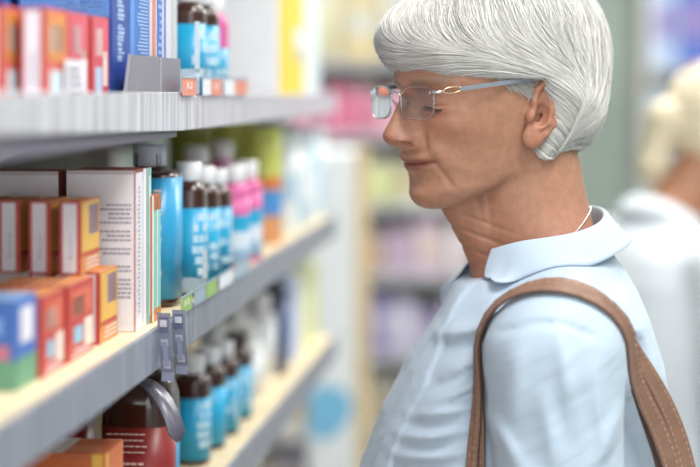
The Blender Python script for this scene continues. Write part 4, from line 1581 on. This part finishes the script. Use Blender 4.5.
def clip(px, ytop, ybot, wd, tilt, label):
    s = s_at(px, -.008); p = W(s, -.008, 0)
    z0, z1 = CAMZ - (ybot - HOR) / FPX * p.y, CAMZ - (ytop - HOR) / FPX * p.y
    h = z1 - z0
    b = MB()
    rings = []
    for k in range(9):
        t = k / 8
        bend = .004 * math.sin(t * PI) + .006 * (t > .86) * (t - .86) * 7
        zz = z1 - h * t
        sh = tilt * t
        w2 = wd / 2 * (1 if t < .9 else .9)
        rings.append([(sh - w2, -bend, zz), (sh + w2, -bend, zz), (sh + w2, -bend + .0012, zz), (sh - w2, -bend + .0012, zz)])
    b.rings(rings, m_clip, cap0=True, cap1=True, smooth=False)
    o = b.build('tag_clip', None, W(s, -.008, 0), ROT + math.radians(-8))
    q = MB()
    for (t0, t1, mm_) in ((.06, .28, pm('5a5f7c')), (.10, .20, m_clip_in), (.38, .82, m_clip_in), (.42, .78, pm('8d92aa'))):
        w2 = wd * (.28 if mm_ is m_clip_in else .34 if t0 < .1 else .20)
        pts = []
        for t in (t0, t1):
            bend = .004 * math.sin(t * PI) + .0006 + (.0004 if t0 in (.10, .42) else 0)
            pts.append((tilt * t, -bend, z1 - h * t))
        q.poly([(pts[0][0] - w2, pts[0][1], pts[0][2]), (pts[0][0] + w2, pts[0][1], pts[0][2]), (pts[1][0] + w2, pts[1][1], pts[1][2]), (pts[1][0] - w2, pts[1][1], pts[1][2])], mm_)
    q.build('ticket_window', o)
    q = MB(); q.box(-.006, .004, .0012, .0045, z1 - .006, z1 - .001, m_clip); q.build('hook', o)
    return tag(o, label, 'tag clip', 'tag clips on the middle rail')


clip(163.5, 313, 380, .0125, .006, 'grey tag clip hanging from the middle rail, the nearer and longer one')
clip(178.5, 310, 373, .0130, .005, 'grey tag clip hanging from the middle rail, beside the green ticket')

# dark tongue plate hanging over the large brown bottle
b = MB()
rings = []
for k in range(13):
    t = k / 12
    a = t * 1.25
    x = -.040 + .055 * math.sin(a) / math.sin(1.25)
    z = .048 - .050 * (1 - math.cos(a)) / (1 - math.cos(1.25))
    y = 0
    wv = .0100 * (1 if t < .9 else math.sqrt(max(.05, 1 - ((t - .9) / .1) ** 2)))
    rings.append([(x, y - wv, z), (x, y + wv, z), (x - .0012, y + wv, z - .0012), (x - .0012, y - wv, z - .0012)])
b.rings(rings, mat('smoked_plastic', hexc('5d5b68'), .3, .1), cap0=True, cap1=True)
tp_ = W(s_at(168, -.012), -.012, Z_MID - .098)
o = b.build('shelf_talker', None, tp_, ROT - math.radians(35))
q = MB(); q.box(-.044, -.036, -.004, .004, .046, .070, m_clip); q.build('stem', o)
tag(o, 'dark curved plastic tongue hanging below the middle shelf over the brown bottle', 'shelf sign')

# ------------------------------------------------------------------ display stand at the end of the aisle shelving
m_white = mat('white_board', hexc('eef1f3'), .5, var=.02)
m_beech = mat('beech_post', hexc('e0c89c'), .5, var=.08, vscale=10)
YD = 3.75
xa, xb, xc = (308 - 350) / FPX * YD, (356 - 350) / FPX * YD, (369 - 350) / FPX * YD
zt = CAMZ - (152 - HOR) / FPX * YD
stand = empty('display_stand', (xa, YD, 0))
tag(stand, 'white promotional display stand with a beech post past the shelving', 'display stand')
b = MB(); b.box(0, xb - xa, 0, .30, .03, zt, m_white); b.build('panel', stand, bevel=.004)
b = MB(); b.box(xb - xa, xc - xa, -.004, .05, 0, zt + .01, m_beech); b.build('post', stand, bevel=.003)
b = MB(); b.box(-.01, xb - xa, .0, .31, 0, .03, m_beech); b.build('base', stand)
b = MB()
cx, cz = (309 - 350) / FPX * YD - xa, CAMZ - (412 - HOR) / FPX * YD
ring = []
for k in range(24):
    a = 2 * PI * k / 24
    ring.append((max(.001, .040 + .058 * math.cos(a) * (1 + .2 * math.sin(2 * a))), -.0015, cz + .062 * math.sin(a)))
b.poly(ring, pm('7fc2e6'))
b.build('blue_graphic', stand)

# ------------------------------------------------------------------ far shelving across the aisle
r = random.Random(21)
m_far = mat('pale_far_shelf', hexc('d9d6cf'), .6)
PAL = [['d9c58a', 'e6dcb4', 'cfd0c8', 'd9d2b0', 'b9c7cf'], ['e08aa8', 'e6a6bc', 'd9789a', 'e9d5da', 'cfa0b4'], ['c9c7cc', 'dcd6d8', 'b7b3ba', 'e2e0dd'],
       ['c6cf8a', 'd9dca4', 'b4c48a', 'e3e2c4', 'cfae8a'], ['cdb6c6', 'b9a3b9', 'd9c4b8', 'e0d6da', 'c9a98f'], ['b9a9c9', '8f86b0', 'c3c0d4', '6f6a92', 'd9d2dc'], ['c2b49c', 'a89a90', 'd6cfc2', '8d8a9a']]
NAMES = ['straw coloured', 'pink', 'pale grey', 'yellow green', 'mauve', 'violet', 'beige']
HUE = {}


def hue_name(h):
    import colorsys
    a, c, d = (int(h[i:i + 2], 16) / 255 for i in (0, 2, 4))
    hh, l_, s_ = colorsys.rgb_to_hls(a, c, d)
    deg = hh * 360
    if s_ < .12: return 'pale grey' if l_ > .7 else 'grey'
    n = 'red' if deg < 12 or deg > 345 else 'tan' if deg < 42 else 'straw yellow' if deg < 62 else 'lime' if deg < 100 else 'green' if deg < 165 else 'pale blue' if deg < 225 else 'violet' if deg < 285 else 'mauve' if deg < 322 else 'pink'
    return ('light ' if l_ > .78 else '') + n


def far_unit(x0, x1, y, zs, top, pal, label, row_names, where, wmin=.055, wmax=.12):
    u = empty('shelving_unit', (x0, y, 0))
    tag(u, label, 'shelving unit')
    b = MB(); b.box(0, x1 - x0, .38, .40, 0, top, m_far); b.build('back_panel', u)
    for x in (0, x1 - x0 - .03):
        b = MB(); b.box(x, x + .03, 0, .38, 0, top, m_beech if x > 0 else m_far); b.build('side_panel', u)
    for i, z in enumerate(zs):
        b = MB(); b.box(.03, x1 - x0 - .03, .0, .38, z - .025, z, m_far, near=m_steel); b.build('shelf', u)
        x = x0 + .035
        gap = (zs[i + 1] if i + 1 < len(zs) else top) - z - .05
        n = 0
        while True:
            wd = r.uniform(wmin, wmax)
            if x + wd > x1 - .035: break
            n += 1
            h = gap * r.uniform(.62, .95)
            c = r.choice(pal[i % len(pal)])
            lbl = f'blurred {hue_name(c)} pack on the {row_names[i]} shelf {where}'
            if r.random() < .55:
                b = MB(); b.box(0, wd * .94, 0, r.uniform(.05, .12), 0, h, pm(c, .5))
                b.box(wd * .12, wd * .82, -.0006, 0, h * .3, h * .75, pm(r.choice(pal[i % len(pal)]), .5))
                o = b.build('carton', None, (x, y + .02, z + .0008)); cat = 'box'
            else:
                rr_ = wd * .44
                b = MB(); b.lathe([(rr_ * .95, 0), (rr_, .004), (rr_, h * .72), (rr_ * .5, h * .84), (rr_ * .5, h * .86)], pm(c, .4), 20, c=(rr_, rr_))
                o = b.build('bottle', None, (x, y + .02, z + .0008))
                q = MB(); q.lathe([(rr_ * .55, h * .85), (rr_ * .55, h)], pm('e9e8e6', .5), 16, c=(rr_, rr_)); q.build('cap', o); cat = 'bottle'
                lbl = lbl.replace('pack', 'bottle')
            tag(o, lbl, cat, f'{hue_name(c)} {cat}s on the {row_names[i]} shelf {where}')
            x += wd
    return u


far_unit(-.42, .72, 5.4, (.12, .38, .64, .90, 1.13, 1.36, 1.60), 1.95, [PAL[6], PAL[6], PAL[5], PAL[4], PAL[3], PAL[1], PAL[0]],
         'blurred shelving with pastel goods facing the aisle end', ['bottom', 'second', 'third', 'fourth', 'fifth', 'pink-stocked sixth', 'top'], 'at the aisle end')
far_unit(1.28, 2.6, 7.2, (.2, .55, .90, 1.25, 1.60), 2.15, [['cfd6d3', 'b7c2c0'], ['c3cfd0', 'aebcc2'], ['bcc9d4', 'd2dadd'], ['b9d0e6', 'd9e6f0', '9fb9dc'], ['6f7fc4', '8f7fb4', '4f6fc0', 'b9cdea']],
         'blurred shelving with blue and violet goods beyond the white-coated person', ['bottom', 'second', 'third', 'fourth', 'top'], 'behind the white coat', .09, .2)

# ------------------------------------------------------------------ the person in the white coat
ASSIST = Person('person', (.598, 2.95, 1.425), (1, .38), math.radians(-6), fine=.0034, coarse=.014)
ASSIST.hx = .098
V, Q = ASSIST.build_body(None)
C = skin_colors(V, ASSIST, 'a8765a', '94583f', '94504a', '8a6a4a')
assist = np_mesh('person', V, Q, [m_skin], colors=C)
V[:, 2] = np.maximum(V[:, 2], -1.42)
assist.data.vertices.foreach_set('co', np.ascontiguousarray(V, np.float32).ravel())
ASSIST.place(assist)
tag(assist, 'person with tied-back blonde hair in a white coat, out of focus', 'person')
m_blonde = mat('blonde_hair', hexc('dccfb2'), .45, var=.15, vscale=70)


def tied_hair(f, l, u):
    P = (f, l, u)
    d = sd_ell(P, (-.012, 0, .045), (.113, .083, .090))
    d = smin(d, sd_ell(P, (-.045, 0, -.005), (.068, .070, .060)), .02)
    d = d + .0010 * np.sin(u * 260 + 18 * f)
    cut = np.minimum(f - ip(u, [(.1, .08), (.06, .045), (.03, .01), (-.02, -.015), (-.08, -.03)]), .085 - u)
    d = smax(d, cut, .008)
    d = smin(d, sd_ell(P, (-.125, 0, .030), (.030, .030, .030)), .012)
    d = smin(d, sd_cap(P, (-.135, 0, .02), (-.150, .01, -.06), .026, .024), .02)
    return smin(d, sd_cap(P, (-.150, .01, -.06), (-.13, .015, -.11), .024, .010), .02)


F_, V, Q = hair_shell(ASSIST, tied_hair, (-.19, -.11, -.13), (.13, .11, .15), .0045)
np_mesh('hair', ASSIST.from_head(relax(V, Q, 1)), Q, [m_blonde], parent=assist)
m_coat = mat('white_coat', hexc('dfe6ed'), .75, var=.03, vscale=10, bump=.3, bscale=40)
F_ = Field(lambda f, l, u: shirt_sdf(ASSIST, f, l, u, hem=-.80, loose=.016), (-.26, -.40, -.86), (.2, .40, -.09), .0085)
V, Q = surface_nets(F_.F, *F_.ax)
coat = np_mesh('coat', relax(V, outward(V, Q), 1), outward(V, Q), [m_coat], parent=assist)
b = MB(); collar_mesh(b, m_coat, F_)
cl = b.build('collar', coat)
so = cl.modifiers.new('solid', 'SOLIDIFY'); so.thickness = .003
